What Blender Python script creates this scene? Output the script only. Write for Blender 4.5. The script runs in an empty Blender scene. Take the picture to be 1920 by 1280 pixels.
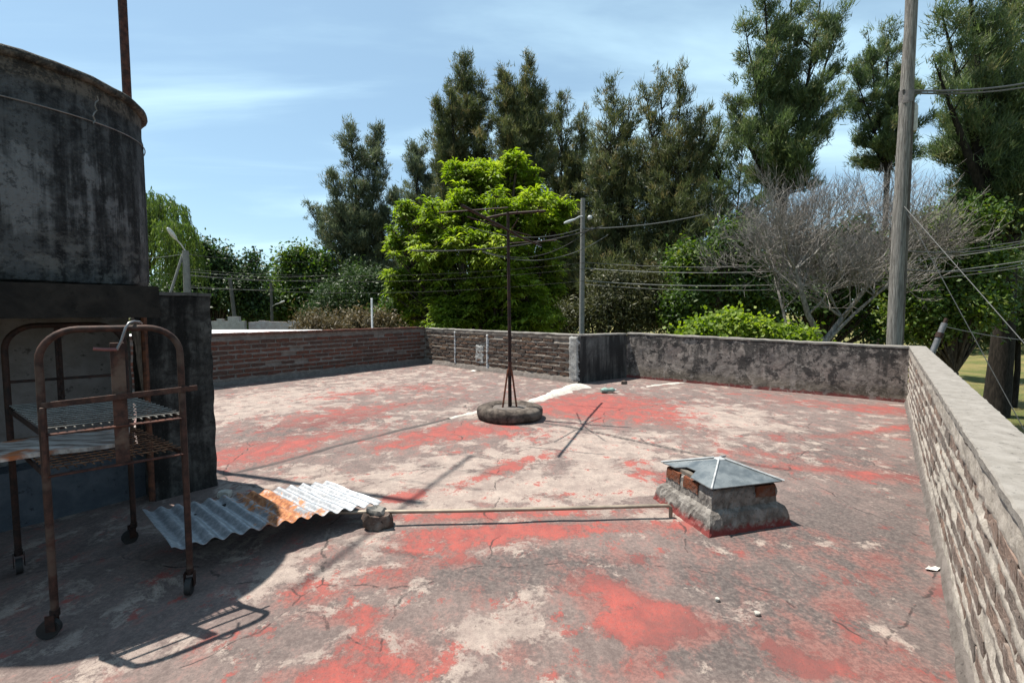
import bpy, math, random
import numpy as np
from mathutils import Vector, Matrix

scene = bpy.context.scene
COL = scene.collection
R = math.radians

# ------------------------------------------------------------------ camera
EYE = 1.15                         # eye height above the roof floor (z = 0)
FPX = 900.0                        # focal length in pixels of the 1920 wide photograph
PITCH = math.atan(59 / 900)
cam_data = bpy.data.cameras.new('camera')
cam_data.sensor_width = 36
cam_data.lens = FPX / 1920 * 36
cam_data.clip_start = 0.05
cam_data.clip_end = 3000
cam = bpy.data.objects.new('camera', cam_data)
COL.objects.link(cam)
cam.location = (0, 0, EYE)
cam.rotation_euler = (math.pi / 2 - PITCH, 0, 0)
scene.camera = cam

# ------------------------------------------------------------------ sun and sky
SHADOW = Vector((0.385, -0.14, -1.0))          # where one metre of height throws its shadow
sun_dir = -SHADOW.normalized()
SUN_EL = math.asin(sun_dir.z)
SUN_AZ = math.atan2(sun_dir.x, sun_dir.y)
sun_data = bpy.data.lights.new('sun', 'SUN')
sun_data.energy = 5.0
sun_data.angle = R(0.53)
sun_data.color = (1.0, 0.94, 0.85)
sun = bpy.data.objects.new('sun', sun_data)
COL.objects.link(sun)
sun.rotation_euler = SHADOW.to_track_quat('-Z', 'Y').to_euler()
sun.location = (-8, 4, 20)

world = bpy.data.worlds.new('World')
scene.world = world
world.use_nodes = True
wn, wl = world.node_tree.nodes, world.node_tree.links
wn.clear()
w_out = wn.new('ShaderNodeOutputWorld')
w_bg = wn.new('ShaderNodeBackground')
w_bg.inputs['Strength'].default_value = 0.063
w_sky = wn.new('ShaderNodeTexSky')
w_sky.sky_type = 'NISHITA'
w_sky.sun_disc = False
w_sky.sun_elevation = SUN_EL
w_sky.sun_rotation = SUN_AZ
w_sky.altitude = 20
w_sky.air_density = 1.0
w_sky.dust_density = 0.5
w_sky.ozone_density = 1.2
# thin cirrus: direction projected on a high plane, stretched noise
w_tc = wn.new('ShaderNodeTexCoord')
w_sep = wn.new('ShaderNodeSeparateXYZ')
wl.new(w_tc.outputs['Generated'], w_sep.inputs[0])
w_add = wn.new('ShaderNodeMath'); w_add.operation = 'ADD'; w_add.inputs[1].default_value = 0.12
wl.new(w_sep.outputs[2], w_add.inputs[0])
w_max = wn.new('ShaderNodeMath'); w_max.operation = 'MAXIMUM'; w_max.inputs[1].default_value = 0.05
wl.new(w_add.outputs[0], w_max.inputs[0])
w_dx = wn.new('ShaderNodeMath'); w_dx.operation = 'DIVIDE'
w_dy = wn.new('ShaderNodeMath'); w_dy.operation = 'DIVIDE'
wl.new(w_sep.outputs[0], w_dx.inputs[0]); wl.new(w_max.outputs[0], w_dx.inputs[1])
wl.new(w_sep.outputs[1], w_dy.inputs[0]); wl.new(w_max.outputs[0], w_dy.inputs[1])
w_comb = wn.new('ShaderNodeCombineXYZ')
wl.new(w_dx.outputs[0], w_comb.inputs[0]); wl.new(w_dy.outputs[0], w_comb.inputs[1])
w_map = wn.new('ShaderNodeMapping')
w_map.inputs['Rotation'].default_value = (0, 0, R(-14))
w_map.inputs['Scale'].default_value = (0.42, 1.25, 1)
w_map.inputs['Location'].default_value = (0.35, 0.2, 0)
wl.new(w_comb.outputs[0], w_map.inputs[0])
w_n = wn.new('ShaderNodeTexNoise')
w_n.inputs['Scale'].default_value = 1.15
w_n.inputs['Detail'].default_value = 7
w_n.inputs['Roughness'].default_value = 0.52
w_n.inputs['Distortion'].default_value = 0.45
wl.new(w_map.outputs[0], w_n.inputs['Vector'])
w_r = wn.new('ShaderNodeMapRange')
w_r.inputs['From Min'].default_value = 0.43
w_r.inputs['From Max'].default_value = 0.70
w_r.inputs['To Min'].default_value = 0.32
w_r.inputs['To Max'].default_value = 0.95
w_r.interpolation_type = 'SMOOTHSTEP'
wl.new(w_n.outputs[0], w_r.inputs[0])
w_mix = wn.new('ShaderNodeMix'); w_mix.data_type = 'RGBA'
wl.new(w_r.outputs[0], w_mix.inputs[0])
wl.new(w_sky.outputs[0], w_mix.inputs[6])
w_mix.inputs[7].default_value = (6.0, 7.5, 8.6, 1)
w_tint = wn.new('ShaderNodeMix'); w_tint.data_type = 'RGBA'; w_tint.blend_type = 'MULTIPLY'
w_tint.inputs[0].default_value = 1.0
wl.new(w_mix.outputs[2], w_tint.inputs[6])
w_tint.inputs[7].default_value = (0.90, 1.03, 1.05, 1)
wl.new(w_tint.outputs[2], w_bg.inputs['Color'])
wl.new(w_bg.outputs[0], w_out.inputs[0])

vs = scene.view_settings
scene.display_settings.display_device = 'sRGB'
vs.view_transform = 'Standard'
vs.look = 'None'
vs.exposure = 1.12
vs.gamma = 1.0
vs.use_curve_mapping = False
try:
    scene.cycles.max_bounces = 6
    scene.cycles.diffuse_bounces = 2
    scene.cycles.transparent_max_bounces = 6
except Exception:
    pass

# ------------------------------------------------------------------ measuring helpers
CAM = np.array([0.0, 0.0, EYE])
def ray(u, v):
    x, y = (u - 960) / FPX, (640 - v) / FPX
    return np.array([x, math.cos(PITCH) + y * math.sin(PITCH), -math.sin(PITCH) + y * math.cos(PITCH)])
def at_z(u, v, z=0.0):
    d = ray(u, v)
    return CAM + d * ((z - EYE) / d[2])
def at_y(u, v, y):
    d = ray(u, v)
    return CAM + d * (y / d[1])

GROUND = -3.6
ALONG = np.array([0.613, 0.790]); ALONG = ALONG / np.linalg.norm(ALONG)
ACROSS = np.array([-ALONG[1], ALONG[0]])

# ------------------------------------------------------------------ object helpers
def tag(o, label, category, group=None):
    o['label'] = label
    o['category'] = category
    if group:
        o['group'] = group
    return o

def thing(name, label, category, loc=(0, 0, 0), rz=0.0, group=None):
    o = bpy.data.objects.new(name, None)
    o.empty_display_size = 0.1
    COL.objects.link(o)
    o.location = loc
    o.rotation_euler = (0, 0, rz)
    return tag(o, label, category, group)

def finish(me, mat, smooth_angle):
    if mat is not None:
        me.materials.append(mat)
    if smooth_angle:
        me.polygons.foreach_set('use_smooth', np.ones(len(me.polygons), dtype=bool))
        try:
            me.set_sharp_from_angle(angle=R(smooth_angle))
        except Exception:
            pass
    me.update()

def link(name, me, parent=None):
    o = bpy.data.objects.new(name, me)
    COL.objects.link(o)
    if parent is not None:
        o.parent = parent
    return o

class Geo:
    """collects shapes in world (or local) coordinates and links them as ONE mesh"""
    def __init__(self):
        self.v, self.f = [], []
    def add(self, vs_, fs):
        n = len(self.v)
        self.v.extend([tuple(p) for p in vs_])
        self.f.extend([tuple(i + n for i in q) for q in fs])
    def box(self, c, s, rot=None, chamfer=0.0):
        hx, hy, hz = s[0] / 2, s[1] / 2, s[2] / 2
        if chamfer <= 0:
            pts = [(-hx, -hy, -hz), (hx, -hy, -hz), (hx, hy, -hz), (-hx, hy, -hz), (-hx, -hy, hz), (hx, -hy, hz), (hx, hy, hz), (-hx, hy, hz)]
            fs = [(0, 3, 2, 1), (4, 5, 6, 7), (0, 1, 5, 4), (1, 2, 6, 5), (2, 3, 7, 6), (3, 0, 4, 7)]
        else:
            k = min(chamfer, hx * .9, hy * .9, hz * .9)
            pts, fs = [], []
            for z, q in ((-hz, k), (-hz + k, 0), (hz - k, 0), (hz, k)):
                pts += [(-hx + q, -hy + q, z), (hx - q, -hy + q, z), (hx - q, hy - q, z), (-hx + q, hy - q, z)]
            fs = [(3, 2, 1, 0), (12, 13, 14, 15)]
            for r in range(3):
                for i in range(4):
                    j = (i + 1) % 4
                    fs.append((r * 4 + i, r * 4 + j, r * 4 + 4 + j, r * 4 + 4 + i))
        M = rot if rot is not None else Matrix.Identity(3)
        c = Vector(c)
        self.add([M @ Vector(p) + c for p in pts], fs)
        return self
    def tube(self, pts, rad, n=8, caps=True):
        pts = [Vector(p) for p in pts]
        rads = list(rad) if hasattr(rad, '__len__') else [rad] * len(pts)
        verts, fs = [], []
        ref = None
        for i, p in enumerate(pts):
            t = (pts[min(i + 1, len(pts) - 1)] - pts[max(i - 1, 0)])
            if t.length < 1e-9:
                t = Vector((0, 0, 1))
            t.normalize()
            if ref is None:
                ref = Vector((0, 0, 1)) if abs(t.z) < .9 else Vector((1, 0, 0))
            a = t.cross(ref)
            if a.length < 1e-6:
                a = t.cross(Vector((0, 1, 0)))
            a.normalize()
            b = t.cross(a); b.normalize()
            ref = a.cross(t)
            for k in range(n):
                g = 2 * math.pi * k / n
                verts.append(p + a * (rads[i] * math.cos(g)) + b * (rads[i] * math.sin(g)))
        for i in range(len(pts) - 1):
            for k in range(n):
                k2 = (k + 1) % n
                fs.append((i * n + k, i * n + k2, (i + 1) * n + k2, (i + 1) * n + k))
        if caps:
            fs.append(tuple(range(n)))
            fs.append(tuple((len(pts) - 1) * n + k for k in reversed(range(n))))
        self.add(verts, fs)
        return self
    def lathe(self, prof, n=32, c=(0, 0, 0)):
        verts, fs = [], []
        for (r, z) in prof:
            for k in range(n):
                g = 2 * math.pi * k / n
                verts.append((c[0] + r * math.cos(g), c[1] + r * math.sin(g), c[2] + z))
        for i in range(len(prof) - 1):
            for k in range(n):
                k2 = (k + 1) % n
                fs.append((i * n + k, i * n + k2, (i + 1) * n + k2, (i + 1) * n + k))
        self.add(verts, fs)
        return self
    def jitter(self, amt, seed=1, scale=9.0):
        rr = random.Random(seed)
        ph = [rr.uniform(0, 6.28) for _ in range(9)]
        out = []
        for (x, y, z) in self.v:
            a = math.sin(x * scale + ph[0] + 2 * math.sin(y * scale * .7 + ph[1])) * math.sin(z * scale * 1.3 + ph[2])
            b = math.sin(y * scale + ph[3] + 2 * math.sin(z * scale * .8 + ph[4])) * math.sin(x * scale * 1.2 + ph[5])
            d = math.sin(z * scale + ph[6] + 2 * math.sin(x * scale * .9 + ph[7])) * math.sin(y * scale * 1.1 + ph[8])
            out.append((x + amt * a, y + amt * b, z + amt * d))
        self.v = out
        return self
    def build(self, name, mat, parent=None, smooth=35, local=False):
        vv = np.array(self.v, dtype=float)
        q = parent
        while q is not None and not local:
            vv = vv - np.array(q.location)
            q = q.parent
        me = bpy.data.meshes.new(name)
        me.from_pydata([tuple(p) for p in vv], [], self.f)
        finish(me, mat, smooth)
        return link(name, me, parent)

def subdivide_box(c, s, n, rot=None):
    """a box whose six faces are grids of cell size n; shared corner vertices are merged"""
    hx, hy, hz = s[0] / 2, s[1] / 2, s[2] / 2
    cnt = [max(1, int(round(q / n))) for q in s]
    idx, verts, faces = {}, [], []
    def vert(i, j, k):
        key = (i, j, k)
        if key not in idx:
            idx[key] = len(verts)
            verts.append((-hx + s[0] * i / cnt[0], -hy + s[1] * j / cnt[1], -hz + s[2] * k / cnt[2]))
        return idx[key]
    for i in range(cnt[0]):
        for j in range(cnt[1]):
            faces.append((vert(i, j, 0), vert(i, j + 1, 0), vert(i + 1, j + 1, 0), vert(i + 1, j, 0)))
            K = cnt[2]
            faces.append((vert(i, j, K), vert(i + 1, j, K), vert(i + 1, j + 1, K), vert(i, j + 1, K)))
    for i in range(cnt[0]):
        for k in range(cnt[2]):
            faces.append((vert(i, 0, k), vert(i + 1, 0, k), vert(i + 1, 0, k + 1), vert(i, 0, k + 1)))
            J = cnt[1]
            faces.append((vert(i, J, k), vert(i, J, k + 1), vert(i + 1, J, k + 1), vert(i + 1, J, k)))
    for j in range(cnt[1]):
        for k in range(cnt[2]):
            faces.append((vert(0, j, k), vert(0, j, k + 1), vert(0, j + 1, k + 1), vert(0, j + 1, k)))
            I = cnt[0]
            faces.append((vert(I, j, k), vert(I, j + 1, k), vert(I, j + 1, k + 1), vert(I, j, k + 1)))
    M = rot if rot is not None else Matrix.Identity(3)
    c = Vector(c)
    return [M @ Vector(p) + c for p in verts], faces

def vnoise(x, y, seed=0):
    """smooth value noise for numpy arrays, about 0..1"""
    rng = np.random.default_rng(seed)
    T = rng.random((64, 64))
    xi, yi = np.floor(x).astype(int), np.floor(y).astype(int)
    fx, fy = x - xi, y - yi
    fx, fy = fx * fx * (3 - 2 * fx), fy * fy * (3 - 2 * fy)
    a, b = T[xi % 64, yi % 64], T[(xi + 1) % 64, yi % 64]
    c, d = T[xi % 64, (yi + 1) % 64], T[(xi + 1) % 64, (yi + 1) % 64]
    return (a * (1 - fx) + b * fx) * (1 - fy) + (c * (1 - fx) + d * fx) * fy
def fbm(x, y, seed=0, octv=4):
    s, a, t = 0, 1.0, 0
    for i in range(octv):
        s = s + a * vnoise(x * 2 ** i, y * 2 ** i, seed + i * 17)
        t += a
        a *= .5
    return s / t

def big_mesh(name, V, Q, mat, parent=None, attrs=None, smooth=False):
    """numpy quads (N,4) -> mesh object, quick"""
    V = np.asarray(V, dtype=np.float32)
    if parent is not None:
        V = V - np.array(parent.location, dtype=np.float32)
    Q = np.asarray(Q, dtype=np.int32)
    me = bpy.data.meshes.new(name)
    me.vertices.add(len(V)); me.vertices.foreach_set('co', V.ravel())
    me.loops.add(Q.size); me.loops.foreach_set('vertex_index', Q.ravel())
    me.polygons.add(len(Q))
    me.polygons.foreach_set('loop_start', np.arange(0, Q.size, Q.shape[1], dtype=np.int32))
    try:
        me.polygons.foreach_set('loop_total', np.full(len(Q), Q.shape[1], dtype=np.int32))
    except Exception:
        pass
    if smooth:
        me.polygons.foreach_set('use_smooth', np.ones(len(Q), dtype=bool))
    for k, arr in (attrs or {}).items():
        at = me.attributes.new(k, 'FLOAT', 'POINT')
        at.data.foreach_set('value', np.asarray(arr, dtype=np.float32))
    me.materials.append(mat)
    me.update(calc_edges=True)
    me.validate()
    return link(name, me, parent)

# ------------------------------------------------------------------ materials
class Mat:
    def __init__(self, name):
        self.m = bpy.data.materials.new(name)
        self.m.use_nodes = True
        self.n, self.l = self.m.node_tree.nodes, self.m.node_tree.links
        self.b = self.n.get('Principled BSDF')
        self.tc = self.n.new('ShaderNodeTexCoord')
        self.coord = self.tc.outputs['Object']
    def node(self, t):
        return self.n.new(t)
    def put(self, sock, val):
        if hasattr(val, 'is_linked') or isinstance(val, bpy.types.NodeSocket):
            self.l.new(val, sock)
        elif isinstance(val, (tuple, list)) and len(val) == 3 and sock.type == 'RGBA':
            sock.default_value = (*val, 1)
        else:
            sock.default_value = val
    def map(self, scale=(1, 1, 1), loc=(0, 0, 0), rot=(0, 0, 0)):
        m = self.node('ShaderNodeMapping')
        m.inputs['Scale'].default_value = scale
        m.inputs['Location'].default_value = loc
        m.inputs['Rotation'].default_value = rot
        self.l.new(self.coord, m.inputs[0])
        return m.outputs[0]
    def noise(self, scale, detail=4, rough=.55, dist=0.0, vec=None):
        t = self.node('ShaderNodeTexNoise')
        t.inputs['Scale'].default_value = scale
        t.inputs['Detail'].default_value = detail
        t.inputs['Roughness'].default_value = rough
        t.inputs['Distortion'].default_value = dist
        self.l.new(vec if vec is not None else self.coord, t.inputs['Vector'])
        return t.outputs[0]
    def math(self, op, a, b=0.0, clamp=False):
        t = self.node('ShaderNodeMath'); t.operation = op; t.use_clamp = clamp
        self.put(t.inputs[0], a); self.put(t.inputs[1], b)
        return t.outputs[0]
    def rng(self, v, a, b, c=0.0, d=1.0, smooth=True):
        t = self.node('ShaderNodeMapRange')
        t.interpolation_type = 'SMOOTHSTEP' if smooth else 'LINEAR'
        self.put(t.inputs[0], v)
        t.inputs[1].default_value = a; t.inputs[2].default_value = b
        t.inputs[3].default_value = c; t.inputs[4].default_value = d
        return t.outputs[0]
    def mix(self, f, a, b):
        t = self.node('ShaderNodeMix'); t.data_type = 'RGBA'
        self.put(t.inputs[0], f); self.put(t.inputs[6], a); self.put(t.inputs[7], b)
        return t.outputs[2]
    def ramp(self, v, stops):
        t = self.node('ShaderNodeValToRGB')
        e = t.color_ramp.elements
        while len(e) < len(stops):
            e.new(.5)
        for i, (p, c) in enumerate(stops):
            e[i].position = p; e[i].color = (*c, 1)
        self.put(t.inputs[0], v)
        return t.outputs[0]
    def attr(self, name):
        t = self.node('ShaderNodeAttribute'); t.attribute_name = name
        return t.outputs['Fac']
    def sep(self, vec=None):
        t = self.node('ShaderNodeSeparateXYZ')
        self.l.new(vec if vec is not None else self.coord, t.inputs[0])
        return t.outputs
    def rand(self):
        return self.node('ShaderNodeObjectInfo').outputs['Random']
    def bump(self, h, strength=.4, dist=.01):
        t = self.node('ShaderNodeBump')
        t.inputs['Strength'].default_value = strength
        t.inputs['Distance'].default_value = dist
        self.put(t.inputs['Height'], h)
        self.l.new(t.outputs[0], self.b.inputs['Normal'])
    def done(self, color, rough=.85, metal=0.0, spec=.3):
        self.put(self.b.inputs['Base Color'], color)
        self.put(self.b.inputs['Roughness'], rough)
        self.put(self.b.inputs['Metallic'], metal)
        self.b.inputs['Specular IOR Level'].default_value = spec
        return self.m

KALB = .54
def dim(c, k=None):
    return tuple(q * (KALB if k is None else k) for q in c)
def plaster(name, base, dark, pale, dirt=.5, streak=1.0, red=None, scale=1.0):
    """weathered cement render: stains in patches and runs, lichen, pitting"""
    base, dark, pale = dim(base), dim(dark), dim(pale)
    m = Mat(name)
    big = m.noise(2.3 * scale, 6, .62)
    mid = m.noise(9 * scale, 6, .65, .3)
    fine = m.noise(60 * scale, 4, .7)
    run = m.noise(5 * scale, 5, .6, 0, m.map((1.6, 1.6, .16)))
    c = m.mix(m.rng(mid, .35, .7), base, pale)
    k = m.math('ADD', m.math('MULTIPLY', run, streak * .55), m.math('MULTIPLY', big, .5))
    c = m.mix(m.rng(k, .62 - .25 * dirt, .80 - .22 * dirt, 0, .92), c, dark)
    c = m.mix(m.rng(m.noise(22 * scale, 5, .7), .58, .68, 0, .75), c, dark)
    c = m.mix(m.rng(fine, .55, .75, 0, .5), c, pale)
    if red:
        z = m.sep()[2]
        zz = m.math('ADD', z, m.math('MULTIPLY', m.math('SUBTRACT', mid, .5), .10))
        c = m.mix(m.rng(zz, red[1], red[1] - .035), c, red[0])
    m.bump(m.math('ADD', m.math('MULTIPLY', mid, .8), m.math('MULTIPLY', fine, .3)), .7, .012)
    return m.done(c, .92, 0, .15)

def brick_mat(name, stops, soot=.5, pale=(.42, .38, .33), palek=.6):
    stops = [(p, dim(c)) for p, c in stops]
    pale = dim(pale)
    m = Mat(name)
    c = m.ramp(m.rand(), stops)
    n = m.noise(26, 6, .68)
    n2 = m.noise(90, 3, .7)
    big = m.noise(7, 5, .6)
    c = m.mix(m.rng(n, .40, .66, 0, soot), c, (.055, .048, .043))
    c = m.mix(m.rng(big, .50, .64, 0, palek), c, pale)
    c = m.mix(m.rng(n2, .58, .72, 0, .5), c, pale)
    pit = m.rng(m.noise(48, 3, .6), .64, .70)
    c = m.mix(m.math('MULTIPLY', pit, .9), c, (.018, .016, .015))
    m.bump(m.math('ADD', m.math('ADD', n, m.math('MULTIPLY', n2, .5)), m.math('MULTIPLY', pit, -1.2)), 1.0, .010)
    return m.done(c, .95, 0, .1)

def rust_mat(name, a=(.045, .020, .014), b=(.16, .06, .03), pale=None):
    a, b = dim(a, .75), dim(b, .75)
    pale = dim(pale, .75) if pale else None
    m = Mat(name)
    n = m.noise(30, 6, .7)
    n2 = m.noise(7, 4, .6)
    c = m.mix(m.rng(n, .35, .68), a, b)
    if pale:
        c = m.mix(m.rng(n2, .50, .62, 0, .8), c, pale)
    m.bump(n, .4, .004)
    return m.done(c, .72, .15, .3)

def leaf_mat(name, stops, trans=.3, rough=.55):
    stops = [(p, dim(c, 1.02)) for p, c in stops]
    m = Mat(name)
    c = m.ramp(m.attr('tone'), stops)
    m.put(m.b.inputs['Base Color'], c)
    m.b.inputs['Roughness'].default_value = rough
    m.b.inputs['Specular IOR Level'].default_value = .35
    t = m.node('ShaderNodeBsdfTranslucent')
    br = m.node('ShaderNodeHueSaturation')
    br.inputs['Saturation'].default_value = 1.15
    br.inputs['Value'].default_value = 1.5
    m.l.new(c, br.inputs['Color'])
    m.l.new(br.outputs[0], t.inputs[0])
    mx = m.node('ShaderNodeMixShader')
    mx.inputs[0].default_value = trans
    m.l.new(m.b.outputs[0], mx.inputs[1]); m.l.new(t.outputs[0], mx.inputs[2])
    out = m.n.get('Material Output')
    m.l.new(mx.outputs[0], out.inputs[0])
    return m.m

def bark_mat(name, a, b, scale=14):
    a, b = dim(a, .75), dim(b, .75)
    m = Mat(name)
    n = m.noise(scale, 6, .65, .4, m.map((1, 1, .25)))
    c = m.mix(m.rng(n, .35, .68), a, b)
    m.bump(n, .8, .02)
    return m.done(c, .9, 0, .15)

def plain(name, col, rough=.6, metal=0.0, var=.25, scale=20):
    col = dim(col, .75)
    m = Mat(name)
    n = m.noise(scale, 5, .6)
    c = m.mix(m.rng(n, .3, .7), tuple(q * (1 - var) for q in col), tuple(min(1, q * (1 + var)) for q in col))
    return m.done(c, rough, metal, .4)

# ================================================================== LARGE STRUCTURE
# ------------------------------------------------------------------ plan of the roof
def xy(p):
    return np.array([p[0], p[1]])
CORNER_A = xy(at_z(1700, 755))                       # right wall meets far wall
NEAR_R = CORNER_A - 9.6 * ALONG                      # right wall runs on past the camera
JOG_1 = CORNER_A + 3.72 * ACROSS                     # far wall meets the jog
JOG_2 = xy(at_z(1085, 719))
CORNER_B = xy(at_z(797, 680))
LEFT_END = CORNER_B - 6.6 * ALONG

# ------------------------------------------------------------------ ground
def make_ground():
    m = Mat('ground_dry_grass')
    a = m.noise(.35, 6, .6); b = m.noise(2.5, 6, .7); f = m.noise(30, 4, .7)
    c = m.mix(m.rng(a, .38, .62), (.20, .165, .065), (.085, .105, .030))
    c = m.mix(m.rng(b, .45, .7, 0, .8), c, (.13, .10, .06))
    c = m.mix(m.rng(f, .5, .7, 0, .5), c, (.30, .26, .12))
    m.bump(m.math('ADD', b, f), 1.0, .08)
    mat = m.done(c, .95, 0, .1)
    n = 90
    t = np.linspace(-1, 1, n)
    g = np.sign(t) * np.abs(t) ** 2.2 * 700
    X, Y = np.meshgrid(g, g + 20, indexing='ij')
    Z = GROUND + (fbm(X * .05 + 40, Y * .05 + 40, 3) - .5) * .5
    V = np.stack([X, Y, Z], -1).reshape(-1, 3)
    i, j = np.meshgrid(np.arange(n - 1), np.arange(n - 1), indexing='ij')
    q = (i * n + j).ravel()
    Q = np.stack([q, q + n, q + n + 1, q + 1], -1)
    o = big_mesh('ground', V, Q, mat, smooth=True)
    o['kind'] = 'structure'
make_ground()

# ------------------------------------------------------------------ roof floor
RED = [  # u, v, half width px, half height px, tilt deg, weight : flakes of red roof paint still in place
    (470, 850, 95, 17, -10, .75), (590, 822, 110, 10, -11, .6), (650, 775, 75, 13, -8, .45), (560, 790, 110, 14, -8, .30),
    (700, 733, 70, 6, -4, .35), (800, 727, 70, 5, 3, .35), (840, 752, 60, 5, -5, .25), (620, 742, 60, 6, -8, .35), (740, 760, 50, 4, -6, .3),
    (850, 808, 95, 12, -9, .75), (940, 812, 90, 10, 2, .65), (760, 830, 60, 8, -12, .4), (900, 838, 40, 5, -10, .3),
    (1080, 757, 62, 16, -6, .9), (1150, 775, 95, 14, 4, .75), (1170, 748, 90, 8, 5, .65), (1260, 772, 55, 10, 4, .5), (1290, 795, 40, 8, 4, .35),
    (918, 889, 52, 8, -22, 1.0), (1003, 855, 52, 6, -12, .85), (768, 930, 42, 10, -16, 1.0), (960, 873, 30, 4, -8, .4),
    (1192, 868, 20, 9, 0, .8), (1225, 893, 32, 14, 10, .75), (1090, 925, 70, 10, -5, .35),
    (980, 962, 190, 6, -1, .7), (850, 970, 90, 7, -2, .6), (905, 1005, 120, 17, -4, .95), (1040, 990, 190, 8, -2, .9), (800, 1022, 60, 12, -4, .5),
    (845, 1050, 40, 8, -5, .7), (740, 1075, 45, 18, -5, .75), (592, 1108, 45, 18, -5, .75), (650, 1155, 70, 12, -5, .45), (690, 1180, 40, 40, 0, .4),
    (725, 1240, 95, 34, -6, .85), (640, 1262, 90, 20, -4, .6), (975, 1215, 28, 28, 12, .6),
    (1140, 1108, 62, 26, 16, 1.0), (1190, 1160, 60, 34, 20, 1.05), (1265, 1152, 72, 18, 16, 1.15), (1230, 1180, 90, 16, 4, .9), (1190, 1248, 55, 26, -10, .8),
    (1200, 1048, 50, 14, 6, .5), (1280, 985, 40, 12, 0, .35), (1330, 1040, 70, 10, 0, .2),
    (1670, 768, 50, 6, 4, .9), (1697, 802, 13, 34, 12, 1.0), (1560, 760, 90, 5, 5, .55), (1430, 742, 60, 4, 5, .35), (1460, 820, 50, 6, 0, .45),
    (1520, 878, 100, 5, 4, .7), (1650, 894, 75, 6, 4, .75), (1405, 850, 60, 6, 6, .45),
    (1610, 1252, 105, 20, 14, .95), (1520, 1252, 32, 10, 10, .8), (1455, 1206, 22, 10, 10, .75), (1575, 1130, 40, 8, 6, .6), (1608, 1148, 26, 8, -5, .6),
    (1770, 1105, 10, 14, 20, .6), (1560, 1190, 60, 30, 10, .3), (1650, 1060, 90, 40, 0, .22), (1500, 1240, 50, 14, 6, .4), (1690, 1235, 40, 30, 12, .45),
    (1420, 935, 30, 8, 0, .3), (1345, 835, 28, 14, 60, .35),
]
DARK = [  # grime and lichen
    (1000, 1075, 190, 34, 0, .75), (1060, 1045, 120, 14, 0, .4), (1440, 1110, 190, 90, 6, .75), (1330, 1090, 60, 30, 0, .4), (1560, 840, 170, 40, 4, .65), (1620, 1020, 130, 90, 0, .65),
    (1420, 1220, 190, 50, 6, .55), (1500, 960, 150, 40, 0, .6), (640, 790, 220, 14, -10, .45), (560, 800, 120, 16, -9, .4), (960, 750, 160, 12, -12, .35), (1250, 745, 160, 9, 4, .4),
    (1130, 1230, 120, 60, 0, .4), (880, 1080, 90, 30, 0, .3), (640, 850, 170, 9, -12, .4), (300, 1150, 300, 90, -15, .15), (1560, 740, 200, 16, 5, .45), (980, 800, 120, 8, 0, .2),
    (1600, 930, 120, 40, 0, .35), (1700, 940, 40, 90, 12, .35), (1745, 1150, 60, 120, 14, .45), (1380, 1010, 120, 16, -4, .3), (880, 745, 80, 10, -10, .3), (1350, 1250, 90, 40, 0, .35),
    (560, 1190, 130, 70, -12, .25), (480, 1230, 160, 40, -10, .25), (890, 1150, 200, 12, 0, .4),
]
PALE = [  # bare or limewashed cement
    (950, 920, 200, 30, -3, .7), (1090, 830, 150, 24, 4, .85), (700, 900, 120, 22, -10, .6), (560, 745, 120, 13, -8, .55), (800, 775, 170, 12, -8, .45),
    (1405, 800, 80, 26, 4, .7), (690, 715, 150, 10, -6, .4), (640, 1030, 90, 22, -14, .45), (850, 1180, 130, 40, -4, .4), (620, 1090, 70, 14, -16, .4), (480, 770, 90, 20, -8, .5),
    (1150, 880, 60, 26, 0, .6), (1320, 770, 70, 14, 6, .5), (1180, 960, 60, 10, 0, .3), (1000, 1170, 60, 20, 0, .35), (1100, 910, 90, 14, 0, .5), (520, 900, 80, 10, -12, .5),
    (860, 870, 110, 16, -10, .6), (1370, 980, 60, 8, 0, .2), (1530, 1190, 40, 24, 0, .2), (1690, 1150, 60, 18, 20, .35), (480, 1120, 40, 16, -20, .3),
]
CRACKS = [[(405, 893), (520, 866), (640, 832), (760, 803), (850, 782), (950, 762)],
          [(1018, 791), (1090, 802), (1180, 822), (1260, 840), (1340, 858), (1480, 880)]]

def patch_field(X, Y, patches):
    F = np.zeros_like(X)
    for (u, v, ru, rv, tilt, w) in patches:
        c = at_z(u, v); e = at_z(u + 20 * math.cos(R(tilt)), v + 20 * math.sin(R(tilt)))
        ax = np.array([e[0] - c[0], e[1] - c[1]]); k = np.linalg.norm(ax) / 20; ax /= np.linalg.norm(ax)
        q = at_z(u, v - 6)
        ky = abs(-(q[0] - c[0]) * ax[1] + (q[1] - c[1]) * ax[0]) / 6
        ra, rb = max(ru * k, .04), max(rv * ky, .04)
        dx, dy = X - c[0], Y - c[1]
        a = (dx * ax[0] + dy * ax[1]) / ra
        b = (-dx * ax[1] + dy * ax[0]) / rb
        d = np.sqrt(a * a + b * b)
        F += w * np.clip(1.15 - d * .62, 0, .9)
    return np.clip(F, 0, 1.3)

def inside(poly, X, Y):
    r = np.zeros(X.shape, bool)
    n = len(poly)
    for i in range(n):
        x1, y1 = poly[i]; x2, y2 = poly[(i + 1) % n]
        c = ((y1 > Y) != (y2 > Y)) & (X < (x2 - x1) * (Y - y1) / (y2 - y1 + 1e-12) + x1)
        r ^= c
    return r

ROOF_POLY = [NEAR_R + 0.06 * -ACROSS, CORNER_A + .06 * (ALONG - ACROSS), JOG_1 + np.array([.03, .06]), JOG_2 + np.array([-.03, .07]),
             CORNER_B + .06 * (ALONG + ACROSS), LEFT_END + .06 * ACROSS, LEFT_END + .06 * ACROSS - 4.6 * ALONG, NEAR_R + 3.5 * ACROSS]

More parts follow.
